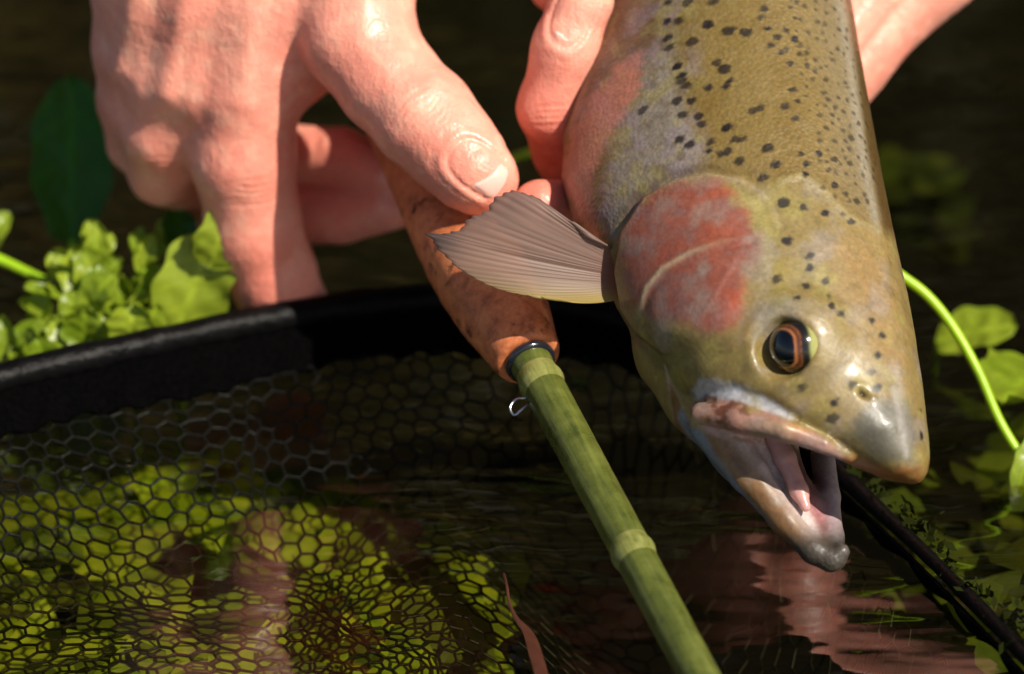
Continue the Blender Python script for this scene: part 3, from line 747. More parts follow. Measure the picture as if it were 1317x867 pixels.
def m_rod(name, c, c2):
    m, n, l, b = nmat(name); setp(b, rough=0.3, spec=0.45, coat=0.25, coatr=0.15)
    t = n.new('ShaderNodeTexCoord'); mp = n.new('ShaderNodeMapping'); l.new(t.outputs['Object'], mp.inputs['Vector'])
    d = toW(RD)[0] - toW(np.zeros(3))[0]; d = Vector(d).normalized(); q = d.rotation_difference(Vector((0, 0, 1))).to_euler()
    mp.inputs['Rotation'].default_value = q
    m2 = n.new('ShaderNodeMapping'); m2.inputs['Scale'].default_value = (1, 1, 0.07); l.new(mp.outputs[0], m2.inputs['Vector'])
    fib = noise(n, l, m2.outputs[0], 900, 4); mot = noise(n, l, coords(n, l), 190, 5, 0.7)
    f = n.new('ShaderNodeMath'); f.operation = 'ADD'; l.new(fib.outputs[0], f.inputs[0]); l.new(mot.outputs[0], f.inputs[1])
    h = n.new('ShaderNodeMath'); h.operation = 'MULTIPLY'; h.inputs[1].default_value = 0.5; l.new(f.outputs[0], h.inputs[0])
    l.new(ramp(n, l, h.outputs[0], [(0.36, c), (0.62, c2)]), b.inputs['Base Color'])
    l.new(ramp(n, l, mot.outputs[0], [(0.35, 0.22), (0.65, 0.48)]), b.inputs['Roughness'])
    k = bump(n, l, fib.outputs[0], 0.25, 0.0005); k = bump(n, l, mot.outputs[0], 0.15, 0.0006, k); l.new(k, b.inputs['Normal']); return m
M['rod'] = m_rod('green_rod', lin(56, 64, 22), lin(98, 104, 42))
M['node'] = m_rod('rod_node', lin(88, 94, 40), lin(140, 140, 76))
M['blackmetal'] = m_plain('black_ring', (0.012, 0.013, 0.018), 300, 0.2, 0.05, 0.0002, rough=0.2, spec=0.6, coat=0.6, coatr=0.1)
M['steel'] = m_plain('steel_wire', (0.6, 0.6, 0.62), 300, 0.1, 0.05, 0.0002, rough=0.2, metal=1.0)
prof = [(-13, 0.62), (-10, 0.72), (-8, 0.80), (-6.5, 0.86), (-5.2, 0.95), (-4.2, 1.02), (-3.2, 1.06), (-2.4, 1.05), (-1.6, 0.98), (-0.9, 0.87), (-0.35, 0.76), (-0.12, 0.715), (-0.03, 0.68), (0.0, 0.62), (0.0, 0.40)]
pp = []
for (a, b) in zip(prof[:-1], prof[1:]):
    k = 6 if b[0] - a[0] > 0.3 else 2
    for q in range(k): pp.append((a[0] + (b[0] - a[0]) * q / k, a[1] + (b[1] - a[1]) * q / k))
pp.append(prof[-1])
Vc, Fc = lathe(A_, RD, pp, 64); 
Vc = A_ + ((Vc - A_) @ RD)[:, None] * RD + 0.95 * (Vc - A_ - ((Vc - A_) @ RD)[:, None] * RD)
nn = fbm(Vc, 3.0) - 0.5; ax = A_ + ((Vc - A_) @ RD)[:, None] * RD; Vc = Vc + (Vc - ax) * (0.05 * nn)[:, None]
add_mesh('cork_grip', Vc, Fc, M['cork'], rod)
Vr, Fr = lathe(A_, RD, [(0.01, 0.30), (0.01, 0.49), (0.06, 0.515), (0.14, 0.50), (0.16, 0.44)], 48); add_mesh('winding_check', Vr, Fr, M['blackmetal'], rod)
def rr(t):
    r = 0.425 - 0.006 * t
    r -= 0.035 * math.exp(-((t - 0.50) / 0.16) ** 2)
    return r
pr = [(t, rr(t)) for t in np.r_[np.arange(-0.3, 2, 0.1), np.arange(2, RL + 14, 0.5)]]
Vr, Fr = lathe(A_, RD, pr, 48)
blank = add_mesh('rod_blank', Vr, Fr, M['rod'], rod)
T2 = float((P(820, 718, 3.0) - A_) @ RD)
for tt in (0.72, T2):
    Vn, Fn = lathe(A_, RD, [(tt - 0.28, rr(tt) * 0.99), (tt - 0.16, rr(tt) + 0.012), (tt - 0.05, rr(tt) + 0.042), (tt + 0.05, rr(tt) + 0.045), (tt + 0.16, rr(tt) + 0.015), (tt + 0.28, rr(tt) * 0.99)], 48, False)
    nd = add_mesh('node_ring', Vn, Fn, M['node'], blank)
# little wire keeper ring under the blank
kp = catmull([P(694, 508, -0.2), P(676, 512, -0.15), P(664, 514, -0.3), P(656, 524, -0.25), P(661, 534, -0.2), P(670, 528, -0.2), P(680, 520, -0.25)], 6)
Vk, Fk = tube(kp, 0.028, 8); add_mesh('hook_keeper', Vk, Fk, M['steel'], blank)

# ================================================================== HANDS
def skin_colors(V, N, px, py, flush):
    n1 = fbm(V, 1.1); n2 = fbm(V + 9, 3.5); n3 = fbm(V + 31, 10.0, 3)
    C = np.tile(lin(240, 162, 140), (len(V), 1))
    C = mixc(C, lin(232, 142, 122), 0.7 * sstep(0.35, 0.75, n1))
    C = mixc(C, lin(242, 184, 158), 0.5 * sstep(0.5, 0.72, n2))
    for (x, y, r, s) in flush:
        C = mixc(C, lin(218, 118, 98), 0.8 * s * np.exp(-((px - x) ** 2 + (py - y) ** 2) / r ** 2))
    return C * (0.90 + 0.20 * n3)[:, None]
def nail(parent, V, N, px, py, c, ax, hl, hw, lift=0.04):
    """fingernail laid on the finger surface: c, ax, hl, hw in photo pixels"""
    ax = np.asarray(ax, float); ax /= np.linalg.norm(ax); pr_ = np.array([-ax[1], ax[0]]); c = np.asarray(c, float)
    m = (np.hypot(px - c[0], py - c[1]) < hl + hw + 30) & (N[:, 2] > 0.0); ids = np.where(m)[0]
    Q = np.c_[px[ids], py[ids]]; Wd = V[ids, 2]
    nu, nv = 22, 18; top = []; F = []
    for i in range(nu + 1):
        s_ = -1 + 2 * i / nu
        e = (1 - abs(s_) ** 3.2) ** (1 / 3.2) if s_ > 0 else (1 - abs(s_) ** 2.4) ** (1 / 2.4)
        e = max(e, 0.25)
        for j in range(nv + 1):
            f = -1 + 2 * j / nv
            q = c + ax * hl * s_ + pr_ * hw * e * f * (0.92 + 0.08 * s_)
            d = np.hypot(Q[:, 0] - q[0], Q[:, 1] - q[1]); k = np.exp(-(d / 7.0) ** 2) + 1e-12 * np.exp(-d / 30)
            wz = (k * Wd).sum() / k.sum()
            edge = max(abs(f), abs(s_)); up = lift * (1 - sstep(0.75, 1.0, np.array([edge]))[0] * (1.7 if s_ < 0.6 else 0.6))
            top.append(P(q[0], q[1], wz + up))
    top = np.array(top); bot = top - np.array([0, 0, 0.06]); K = len(top)
    for i in range(nu):
        for j in range(nv):
            q = i * (nv + 1) + j; F.append((q, q + nv + 1, q + nv + 2, q + 1)); F.append((K + q, K + q + 1, K + q + nv + 2, K + q + nv + 1))
    per = [j for j in range(nv + 1)] + [i * (nv + 1) + nv for i in range(1, nu + 1)] + [nu * (nv + 1) + j for j in range(nv - 1, -1, -1)] + [i * (nv + 1) for i in range(nu - 1, 0, -1)]
    for q in range(len(per)):
        p0, p1 = per[q], per[(q + 1) % len(per)]; F.append((p0, p1, K + p1, K + p0))
    return add_mesh('fingernail', np.vstack([top, bot]), F, M['nail'], parent)

# --- left hand: index pressing down, thumb along the cork
hv = Vol(np.array([-9.6, -0.4, -11.4]), np.array([0.9, 9.0, -0.8]), 0.07)
hv.chain([(350, -170, -4.2, 1.45), (335, -20, -4.5, 1.30), (318, 120, -4.95, 1.08)], 0.5)          # index metacarpal
hv.chain([(270, -170, -4.4, 1.4), (245, -20, -4.6, 1.15), (222, 95, -5.2, 0.92)], 0.5)
hv.chain([(200, -170, -4.8, 1.3), (180, -40, -5.2, 1.0), (168, 60, -5.9, 0.78)], 0.5)
hv.chain([(400, -170, -5.4, 1.6), (380, -20, -5.8, 1.3), (330, 110, -6.6, 1.0)], 0.5)              # palm body
hv.chain([(310, -170, -4.25, 1.4), (290, -20, -4.55, 1.22), (272, 100, -5.1, 0.98)], 0.6)
hv.chain([(230, -170, -4.6, 1.3), (212, -20, -4.9, 1.06), (195, 80, -5.5, 0.82)], 0.6)
hv.chain([(400, -170, -4.3, 1.5), (385, -20, -4.5, 1.28), (352, 70, -4.9, 1.1)], 0.6)
hv.chain([(260, -60, -6.0, 1.3), (230, 80, -6.8, 0.9)], 0.5)
hv.chain([(222, 95, -5.2, 0.90), (206, 170, -6.0, 0.78), (208, 222, -6.9, 0.68)], 0.25)            # middle proximal
hv.chain([(168, 60, -5.9, 0.76), (166, 130, -6.6, 0.64), (172, 185, -7.4, 0.55)], 0.25)            # ring proximal
hv.chain([(270, 90, -5.15, 0.95), (252, 150, -5.8, 0.80), (244, 195, -6.5, 0.62)], 0.4)
hv.chain([(196, 70, -5.6, 0.85), (186, 130, -6.2, 0.72), (186, 190, -7.1, 0.58)], 0.4)
hv.chain([(208, 222, -6.9, 0.66), (270, 250, -8.6, 0.62)], 0.15)
hv.chain([(172, 185, -7.4, 0.54), (250, 220, -9.2, 0.55)], 0.15)
hv.chain([(318, 120, -4.95, 1.06), (312, 200, -5.45, 1.08), (326, 290, -6.2, 0.98), (350, 352, -6.75, 0.90), (368, 400, -7.1, 0.88), (372, 440, -7.4, 0.8)], 0.22)   # index
hv.chain([(468, -150, -4.6, 1.5), (452, -40, -4.0, 1.32), (462, 50, -3.6, 1.12), (500, 105, -3.2, 1.00), (545, 152, -2.75, 1.00), (580, 190, -2.45, 0.90), (610, 222, -2.25, 0.78), (622, 232, -2.25, 0.66)], 0.30)
hv.chain([(420, 20, -4.9, 1.15), (380, 60, -5.1, 1.1)], 0.5)
hv.chain([(250, 225, -8.8, 0.6), (350, 196, -8.4, 0.62), (440, 200, -7.5, 0.60), (500, 225, -6.6, 0.5)], 0.10)
hv.chain([(250, 255, -9.4, 0.6), (350, 275, -8.9, 0.70), (440, 272, -7.9, 0.68), (505, 262, -6.8, 0.55)], 0.10)
hv.chain([(540, 215, -6.2, 0.5), (600, 194, -5.4, 0.42), (618, 186, -5.0, 0.34)], 0.15)
V, F = hv.mesh(); del hv
V, F = subsurf(V, F, 1); N = vnormals(V, F); px, py = pix(V)
fr = sstep(0.0, 0.4, N[:, 2])
dsp = 0.04 * (fbm(V, 1.4) - 0.5) + 0.016 * (fbm(V + 3, 6.0) - 0.5)
# tendons on the back of the hand
for (pl, am, wd) in [([(330, -150), (322, 20), (312, 130)], 0.06, 16), ([(255, -150), (236, 0), (214, 120)], 0.09, 15), ([(190, -150), (172, -10), (152, 90)], 0.07, 12), ([(470, -60), (470, 50), (520, 130)], 0.05, 20)]:
    dsp += fr * am * np.exp(-(seg_dist(px, py, pl)[0] / wd) ** 2) * (N[:, 2] > 0)
# hollows between them
for (pl, am, wd) in [([(285, -120), (272, 40), (262, 150)], 0.05, 16), ([(212, -120), (196, 20), (186, 110)], 0.05, 13)]:
    dsp -= fr * am * np.exp(-(seg_dist(px, py, pl)[0] / wd) ** 2)
def creases(cx, cy, dx, dy, half, curv, offs, depth, wd=2.6):
    global dsp
    for o_, sgn in offs:
        pl = [(cx + dx * o_ - dy * s_ * half + dx * curv * sgn * (s_ * s_), cy + dy * o_ + dx * s_ * half + dy * curv * sgn * (s_ * s_)) for s_ in np.linspace(-1, 1, 9)]
        pa = np.array(pl); ids = np.where((px > pa[:, 0].min() - 14) & (px < pa[:, 0].max() + 14) & (py > pa[:, 1].min() - 14) & (py < pa[:, 1].max() + 14) & (fr > 0))[0]
        d_, t_ = seg_dist(px[ids] + (vnoise(V[ids], 3.0) - .5) * 8, py[ids] + (vnoise(V[ids] + 5, 3.0) - .5) * 8, pl)
        dsp[ids] -= fr[ids] * depth * np.exp(-(d_ / wd) ** 2) * np.sin(np.clip(t_, 0, 1) * math.pi)
def nail_groove(c, ax, hl, hw):
    global dsp
    ax = np.asarray(ax, float); ax /= np.linalg.norm(ax); a_ = ((px - c[0]) * ax[0] + (py - c[1]) * ax[1]) / (hl + 3); b_ = (-(px - c[0]) * ax[1] + (py - c[1]) * ax[0]) / (hw + 3)
    e_ = (np.abs(a_) ** 2.8 + np.abs(b_) ** 2.8) ** (1 / 2.8)
    dsp = dsp + fr * (0.018 * np.exp(-((e_ - 1.18) / 0.12) ** 2) - 0.04 * np.exp(-((e_ - 0.98) / 0.07) ** 2) - 0.02 * sstep(0.98, 0.9, e_)) * sstep(1.0, 0.4, a_)
nail_groove((617, 217), (0.80, 0.60), 41, 28)
creases(540, 146, 0.70, 0.71, 44, 10, [(-24, 1), (-15, 1), (-6, .6), (4, 0), (13, -.5), (22, -1), (30, -1)], 0.018)
creases(322, 248, 0.1, 0.99, 42, 7, [(-16, 1), (-8, .6), (0, 0), (9, -.6), (17, -1)], 0.014)
creases(352, 345, 0.3, 0.95, 36, 6, [(-8, 1), (0, 0), (8, -1)], 0.012)
creases(208, 215, 0.0, 1.0, 28, 6, [(-12, 1), (-4, .5), (4, -.5)], 0.014)
V = V + N * dsp[:, None]
C = skin_colors(V, N, px, py, [(318, 180, 60, .35), (560, 200, 60, .3), (640, 240, 40, .5), (350, 370, 70, .75), (210, 200, 60, .25), (440, 230, 90, .6), (400, 90, 40, .6), (480, 30, 60, .3)])
hand1 = thing('hand', 'left hand gripping the cork rod handle, index finger pressed down behind the net rim', 'hand', P(350, 390, -7.5))
tag(hand1)
add_mesh('skin', V, F, M['skin'], hand1, C)
nail(hand1, V, N, px, py, (617, 217), (0.80, 0.60), 41, 28)

# --- right hand: behind the fish, fingertips round its belly
hv = Vol(np.array([-1.2, -1.2, -10.5]), np.array([11.0, 9.8, -0.8]), 0.08)
hv.chain([(1330, -230, -7.4, 1.7), (1180, -76, -6.4, 1.55), (1052, 56, -5.9, 1.48), (985, 160, -5.9, 1.4)], 0.5)
hv.chain([(1160, -130, -7.0, 1.5), (1000, 60, -6.6, 1.5), (900, 150, -6.3, 1.4)], 0.5)
hv.chain([(985, 160, -5.8, 1.4), (1010, 250, -5.2, 1.25), (1035, 325, -4.4, 1.05)], 0.5)
hv.chain([(940, 140, -6.0, 1.3), (930, 260, -5.0, 1.2), (940, 330, -4.2, 0.95)], 0.5)
hv.chain([(1010, 250, -5.2, 1.2), (1025, 340, -4.7, 1.0), (1030, 412, -4.5, 0.8)], 0.4)  # two unseen palm lobes added so the water reflects skin
hv.chain([(930, 260, -5.0, 1.1), (945, 345, -4.7, 0.95), (955, 418, -4.6, 0.78)], 0.4)
hv.chain([(920, 130, -6.2, 1.1), (800, 185, -5.3, 0.9), (735, 190, -4.4, 0.80), (712, 138, -3.2, 0.72), (728, 62, -2.7, 0.66), (748, 0, -2.6, 0.60), (760, -45, -2.7, 0.52)], 0.22)
hv.chain([(930, 230, -5.4, 1.0), (820, 280, -4.6, 0.75), (745, 272, -3.0, 0.62), (694, 264, -2.1, 0.52)], 0.2)
hv.chain([(900, 60, -6.6, 1.0), (800, 20, -6.2, 0.8), (725, -30, -4.6, 0.75), (705, -90, -3.6, 0.7)], 0.2)
V, F = hv.mesh(); del hv
V, F = subsurf(V, F, 1); N = vnormals(V, F); px, py = pix(V); fr = sstep(0.0, 0.4, N[:, 2])
dsp = 0.05 * (fbm(V, 1.4) - 0.5) + 0.016 * (fbm(V + 3, 6.0) - 0.5)
dsp -= fr * 0.10 * np.exp(-(seg_dist(px, py, [(1220, -60), (1150, 20), (1110, 72)])[0] / 9) ** 2)
dsp += fr * 0.06 * np.exp(-(seg_dist(px, py, [(1200, -90), (1130, -10), (1090, 40)])[0] / 14) ** 2)
nail_groove((738, 14), (0.36, -0.93), 46, 23)
creases(706, 150, 0.1, 1.0, 34, 5, [(-14, 1), (-5, .5), (4, -.5), (13, -1)], 0.02)
V = V + N * dsp[:, None]
C = skin_colors(V, N, px, py, [(705, 170, 70, .7), (690, 250, 40, .7), (1120, 90, 50, .3)])
hand2 = thing('hand', 'hand and wrist behind the trout, fingers wrapped round its belly', 'hand', P(1000, 300, -4.5))
add_mesh('skin', V, F, M['skin'], hand2, C)
nail(hand2, V, N, px, py, (738, 14), (0.36, -0.93), 46, 23)

# ================================================================== LANDING NET
HP = [(-260, 590, 1.6), (-130, 530, 1.8), (0, 487, 1.9), (100, 463, 1.95), (200, 441, 2.0), (300, 420, 2.0), (430, 396, 2.0), (540, 384, 1.95), (650, 384, 1.9), (760, 398, 1.8), (880, 440, 1.5),
      (990, 520, 1.0), (1090, 618, 0.55), (1200, 722, 0.38), (1317, 842, 0.3), (1440, 980, 0.3), (1500, 1120, 0.4)]
hoopc = catmull([G(*h) for h in HP], 14)
net = thing('landing_net', 'black landing net with wet fabric rim and knotless mesh bag dipping under water', 'landing net', G(430, 420, 0))
M['rim'] = m_plain('black_rim', (0.003, 0.0028, 0.003), 420, 0.4, 0.5, 0.001, rough=0.34, spec=0.09)
M['fabric'] = m_plain('black_fabric', (0.0018, 0.0017, 0.0018), 900, 0.35, 0.9, 0.0008, rough=0.8, spec=0.0)
M['thread'] = m_plain('net_thread', (0.006, 0.006, 0.005), 900, 0.3, 0.4, 0.0004, rough=0.34, spec=0.14)
hn = fbm(hoopc, 1.5) - 0.5
Vh, Fh = tube(hoopc, np.interp(np.arange(len(hoopc)), [0, 150, 175], [0.33, 0.31, 0.15]) + 0.08 * hn, 14, jit=lambda i, j: 0.03 * (math.sin(i * 0.9 + j) * math.sin(j * 2.3 + i * 0.31)))
rim = add_mesh('rim', Vh, Fh, M['rim'], net)
hw_ = toW(hoopc) / CM                                   # world cm
cen = np.array([0.5, -6.0])
def inward(i):
    tg = hw_[min(i + 1, len(hw_) - 1)] - hw_[max(i - 1, 0)]; n_ = np.array([-tg[1], tg[0]]); n_ /= np.linalg.norm(n_) + 1e-9
    if n_ @ (cen - hw_[i, :2]) < 0: n_ = -n_
    return n_
nb = 12; Vb = []; Fb = []
INW = np.array([inward(i) for i in range(len(hw_))])
for i in range(len(hw_)):
    wob = 0.12 * math.sin(i * 0.13) + 0.05 * math.sin(i * 0.41 + 1)
    ww = float(np.interp(i, [0, 120, 150], [1.0, 1.0, 0.12]))
    for j in range(nb + 1):
        g = j / nb; dd = (0.16 + g * (0.75 + wob) * ww)
        fold = 0.07 * math.sin(i * 0.9 + 3 * g) * g
        Vb.append([hw_[i, 0] + INW[i, 0] * dd, hw_[i, 1] + INW[i, 1] * dd, hw_[i, 2] - 0.14 - (0.75 * g ** 0.8) * min(1, hw_[i, 2] / 1.6) + fold])
for i in range(len(hw_) - 1):
    for j in range(nb):
        a = i * (nb + 1) + j; Fb.append((a, a + nb + 1, a + nb + 2, a + 1))
fb = add_mesh('fabric_band', np.array(Vb) * CM, Fb, M['fabric'], net, world_space=True)
so = fb.modifiers.new('s', 'SOLIDIFY'); so.thickness = 0.0008
# netting
hp2 = hw_[::3]
def net_z(x, y):
    d2 = (x - hp2[:, 0]) ** 2 + (y - hp2[:, 1]) ** 2; i = int(np.argmin(d2)); d = math.sqrt(d2[i]); zh = hp2[i, 2]
    ins = (np.array([x, y]) - hp2[i, :2]) @ INW[min(i * 3, len(INW) - 1)]
    z0 = zh - 0.85 * min(1, zh / 1.6); fall = max(0, d - 1.0)
    return d if ins > 0 else -d, z0 - min(0.42 * fall, z0 + 0.75) if z0 > -0.7 else -0.75
nodes = {}; edges = []
def nid(x, y):
    k = (round(x, 3), round(y, 3))
    if k not in nodes: nodes[k] = len(nodes)
    return nodes[k]
CX, CY = 0.37, 0.46; ca, cb = CX * 0.34, CX * 0.66
for c in range(-36, 36):
    for r in range(-28, 32):
        x = c * CX; y = r * CY + (CY / 2 if c % 2 else 0)
        p_, q_, r_, t_ = nid(x - ca, y + CY / 2), nid(x + ca, y + CY / 2), nid(x + cb, y), nid(x + ca, y - CY / 2)
        edges += [(p_, q_), (q_, r_), (r_, t_)]
nk = np.array(sorted(nodes, key=lambda k: nodes[k]))
warp = np.stack([fbm(np.c_[nk, 0 * nk[:, 0]], 0.22), fbm(np.c_[nk, 0 * nk[:, 0] + 9], 0.22), vnoise(np.c_[nk, 0 * nk[:, 0] + 3], 2.5)], 1) - 0.5
nx_ = nk[:, 0] + warp[:, 0] * 2.2 + warp[:, 2] * 0.13; ny_ = nk[:, 1] + warp[:, 1] * 2.2 + (vnoise(np.c_[nk, 0 * nk[:, 0] + 17], 2.2) - 0.5) * 0.13; 
rot = math.radians(-6); nx_, ny_ = nx_ * math.cos(rot) - ny_ * math.sin(rot), nx_ * math.sin(rot) + ny_ * math.cos(rot)
dd_ = np.zeros(len(nk)); nz_ = np.zeros(len(nk))
for i in range(len(nk)):
    dd_[i], nz_[i] = net_z(nx_[i], ny_[i])
nz_ += 0.40 * warp[:, 0] + 0.10 * warp[:, 2]
sag = sstep(-1.5, 3.0, nx_) * sstep(0.6, 2.2, dd_)
nz_ = nz_ - 2.6 * sag - 0.9 * sstep(5.0, 7.0, nx_)
NP = np.stack([nx_, ny_, nz_], 1)
Vn = []; Fn = []
ok = (dd_ > 0.55) & (nx_ > -12) & (nx_ < 11) & (ny_ > -11)
for a, b in edges:
    if not (ok[a] and ok[b]): continue
    p, q = NP[a], NP[b]
    if np.linalg.norm(p - q) > 1.5: continue
    d, e, f = frame(q - p); r = 0.031; k = len(Vn)
    for c in (p - d * 0.01, q + d * 0.01):
        for th in range(5):
            Vn.append(c + r * (math.cos(th * 1.2566) * e + math.sin(th * 1.2566) * f))
    for th in range(5): Fn.append((k + th, k + (th + 1) % 5, k + 5 + (th + 1) % 5, k + 5 + th))
nt = add_mesh('netting', np.array(Vn) * CM, Fn, M['thread'], net, world_space=True); nt['kind'] = 'stuff'
# moss on the low side of the rim
M['moss'] = m_leaf('moss', (0.03, 0.045, 0.008), (0.10, 0.12, 0.02), 0.2, 0.9)
M['moss'].node_tree.nodes['Principled BSDF'].inputs['Specular IOR Level'].default_value = 0.04

Vm = []; Fm = []
for k in range(420):
    i = random.randint(162, len(hoopc) - 2); i = min(i, 222)
    cpt = hoopc[i] + np.array([random.gauss(0.22, 0.16), random.gauss(0.10, 0.10), random.gauss(-0.1, 0.15)]) * (0.4 + 1.2 * vnoise(np.array([[i * 0.13, 1.0, 2.0]]), 1.0)[0])
    d_ = rng.normal(size=3); d_ /= np.linalg.norm(d_); e_ = np.cross(d_, rng.normal(size=3)); e_ /= np.linalg.norm(e_); z_ = random.uniform(0.06, 0.2); q = len(Vm)
    Vm += [cpt - d_ * z_, cpt + e_ * z_ * 0.5, cpt + d_ * z_, cpt - e_ * z_ * 0.5]; Fm.append((q, q + 1, q + 2, q + 3))
mo = add_mesh('moss', np.array(Vm), Fm, M['moss'], rim, np.ones((len(Vm), 3)) * 0.28); mo['kind'] = 'stuff'

# ================================================================== PLANTS
M['cress'] = m_leaf('cress_leaf', lin(122, 152, 24), lin(176, 196, 56), 0.35, 0.35)
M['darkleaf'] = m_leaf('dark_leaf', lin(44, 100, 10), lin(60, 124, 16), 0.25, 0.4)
M['weed'] = m_leaf('submerged_leaf', lin(112, 136, 20), lin(206, 206, 62), 0.3, 0.45)
M['stem'] = m_plain('green_stem', lin(150, 190, 30), 200, 0.15, 0.2, 0.0004, rough=0.35, spec=0.4)
def leaf(name, base, tip, width, mat, parent, normal=(0, 0.3, 1), cup=0.15, bend=0.2, shape=0.5, wave=0.04, nu=22, nv=12, fold=0.0, seed=0):
    base = np.asarray(base, float); tip = np.asarray(tip, float); ax = tip - base; L = np.linalg.norm(ax); ax /= L
    n_ = np.asarray(normal, float); n_ = n_ - ax * (n_ @ ax); n_ /= np.linalg.norm(n_); sd_ = np.cross(ax, n_)
    V = []; F = []; C = []; rs = random.Random(seed); ph = rs.uniform(0, 6)
    for i in range(nu + 1):
        s_ = i / nu
        q_ = s_ ** (0.75 + 0.4 * shape); prof_ = math.sqrt(max(0, 1 - (2 * q_ - 1) ** 2)) ** 0.85
        prof_ = max(prof_, 0.06)
        hw = width / 2 * prof_ * (1 + 0.07 * math.sin(17 * s_ + ph) + 0.05 * math.sin(7 * s_ + 2 * ph))
        ctr = base + ax * L * s_ + n_ * (bend * L * math.sin(math.pi * s_) - fold * L * max(0, s_ - 0.55) ** 2 * 4)
        for j in range(nv + 1):
            f = -1 + 2 * j / nv
            hh = cup * width * abs(f) ** 1.5 + wave * width * math.sin(7 * s_ + 2 * f + ph) * abs(f)
            hh += 0.03 * width * math.sin(23 * s_ + 9 * f * f + ph) * math.sin(11 * f + ph)
            V.append(ctr + sd_ * hw * f + n_ * hh)
            vein = math.exp(-(f / 0.10) ** 2) * 0.55 + 0.16 * max(0, math.sin(abs(f) * 5 + s_ * 26)) ** 6
            C.append(np.array([1, 1, 1]) * (0.66 + vein))
    for i in range(nu):
        for j in range(nv):
            a = i * (nv + 1) + j; F.append((a, a + 1, a + nv + 2, a + nv + 1))
    return add_mesh(name, np.array(V), F, mat, parent, np.clip(np.array(C), 0, 1.0))
def stem(name, pts, r, parent, mat='stem', ns=8):
    c = catmull(pts, 8); V, F = tube(c, np.linspace(r, r * 0.75, len(c)), ns); return add_mesh(name, V, F, M[mat], parent)

# broad folded leaf in front of the index finger
pl = thing('leafy_sprig', 'broad bright green leaf with folded top standing against the index finger', 'leaf', G(235, 430, 0))
leaf('leaf', P(225, 432, -6.6), P(275, 300, -6.0), 1.65, M['cress'], pl, (0.15, 0.2, 1), 0.10, 0.04, 0.35, 0.06, seed=1)
leaf('leaf', P(272, 345, -5.9), P(292, 262, -5.3), 0.98, M['cress'], pl, (0.2, 0.45, 0.9), 0.05, 0.12, 0.15, 0.04, seed=2)
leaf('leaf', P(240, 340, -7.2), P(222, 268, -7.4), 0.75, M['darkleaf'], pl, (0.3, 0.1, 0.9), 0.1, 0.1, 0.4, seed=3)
stem('stem', [G(232, 470, -0.5), P(228, 440, -6.7), P(225, 425, -6.6)], 0.12, pl)
# the cress cluster
def cress(label, base_px, leaves, stems):
    t = thing('watercress', label, 'plant', G(*base_px, 0), 'cress growing behind the net rim')
    for k, (bx, by, tx, ty, w, wd, nrm) in enumerate(leaves):
        leaf('leaf', P(bx, by, w), P(tx, ty, w + random.uniform(0.0, 0.5)), wd, M['cress'], t, nrm, random.uniform(0.05, 0.3), random.uniform(0.02, 0.22), random.uniform(0.2, 0.6), 0.06, seed=base_px[0] + k)
    for k in range(9):
        bx, by, tx, ty, w, wd, nrm = random.choice(leaves)
        a_ = random.uniform(-0.8, 0.8); dx, dy = tx - bx, ty - by; ox, oy = random.uniform(-16, 16), random.uniform(-10, 14)
        leaf('leaf', P(bx + ox, by + oy, w - 0.3), P(bx + ox + dx * math.cos(a_) - dy * math.sin(a_), by + oy + dx * math.sin(a_) + dy * math.cos(a_), w + random.uniform(-0.5, 0.3)), wd * random.uniform(0.8, 1.25), M['cress'], t,
             (random.uniform(-.5, .5), random.uniform(0.1, .8), 0.9), random.uniform(0.05, 0.35), random.uniform(0.02, 0.25), random.uniform(0.2, 0.6), 0.09, seed=base_px[0] + 40 + k)
    for s_ in stems: stem('stem', [np.asarray(q) for q in s_], 0.09, t)
cress('bunch of small rounded cress leaves lowest against the net rim at the left edge', (60, 470),
      [(70, 455, 20, 420, -6.6, .75, (-.2, .5, .9)), (70, 460, 10, 455, -6.4, .7, (0, .5, .8)), (60, 450, 85, 405, -6.8, .75, (.1, .4, .9)), (95, 455, 65, 412, -6.3, .8, (.1, .2, 1)), (30, 470, 4, 405, -6.9, .6, (-.4, .4, .8)), (60, 470, 45, 430, -6.0, .7, (0, .3, 1)), (85, 440, 22, 388, -7.0, .55, (-.1, .9, .5))],
      [(G(60, 480, -0.5), P(62, 465, -6.6), P(68, 452, -6.6))])
cress('tallest of the cress bunches, small cupped leaves in a pale green tuft', (125, 450),
      [(118, 400, 30, 372, -6.9, .60, (0, .9, .5)), (118, 395, 75, 345, -7.0, .55, (-.2, .6, .8)), (120, 380, 108, 318, -6.9, .7, (.1, .3, 1)), (122, 345, 126, 284, -7.2, .52, (.1, .2, 1)), (122, 330, 145, 300, -7.1, .5, (.3, .4, .9)), (118, 395, 128, 340, -6.6, .66, (.2, .3, 1)), (115, 400, 150, 352, -6.5, .72, (.1, .6, .8)), (100, 350, 62, 342, -7.0, .34, (0, .8, .6)), (110, 430, 85, 375, -6.4, .7, (-.2, .4, .9)), (105, 445, 112, 395, -6.1, .9, (0, .25, 1)), (118, 350, 88, 318, -7.3, .5, (-.3, .4, .8)), (125, 370, 158, 332, -7.2, .5, (.2, .5, .9))],
      [(G(118, 470, -0.5), P(118, 430, -6.9), P(120, 385, -7.0), P(122, 335, -7.2))])
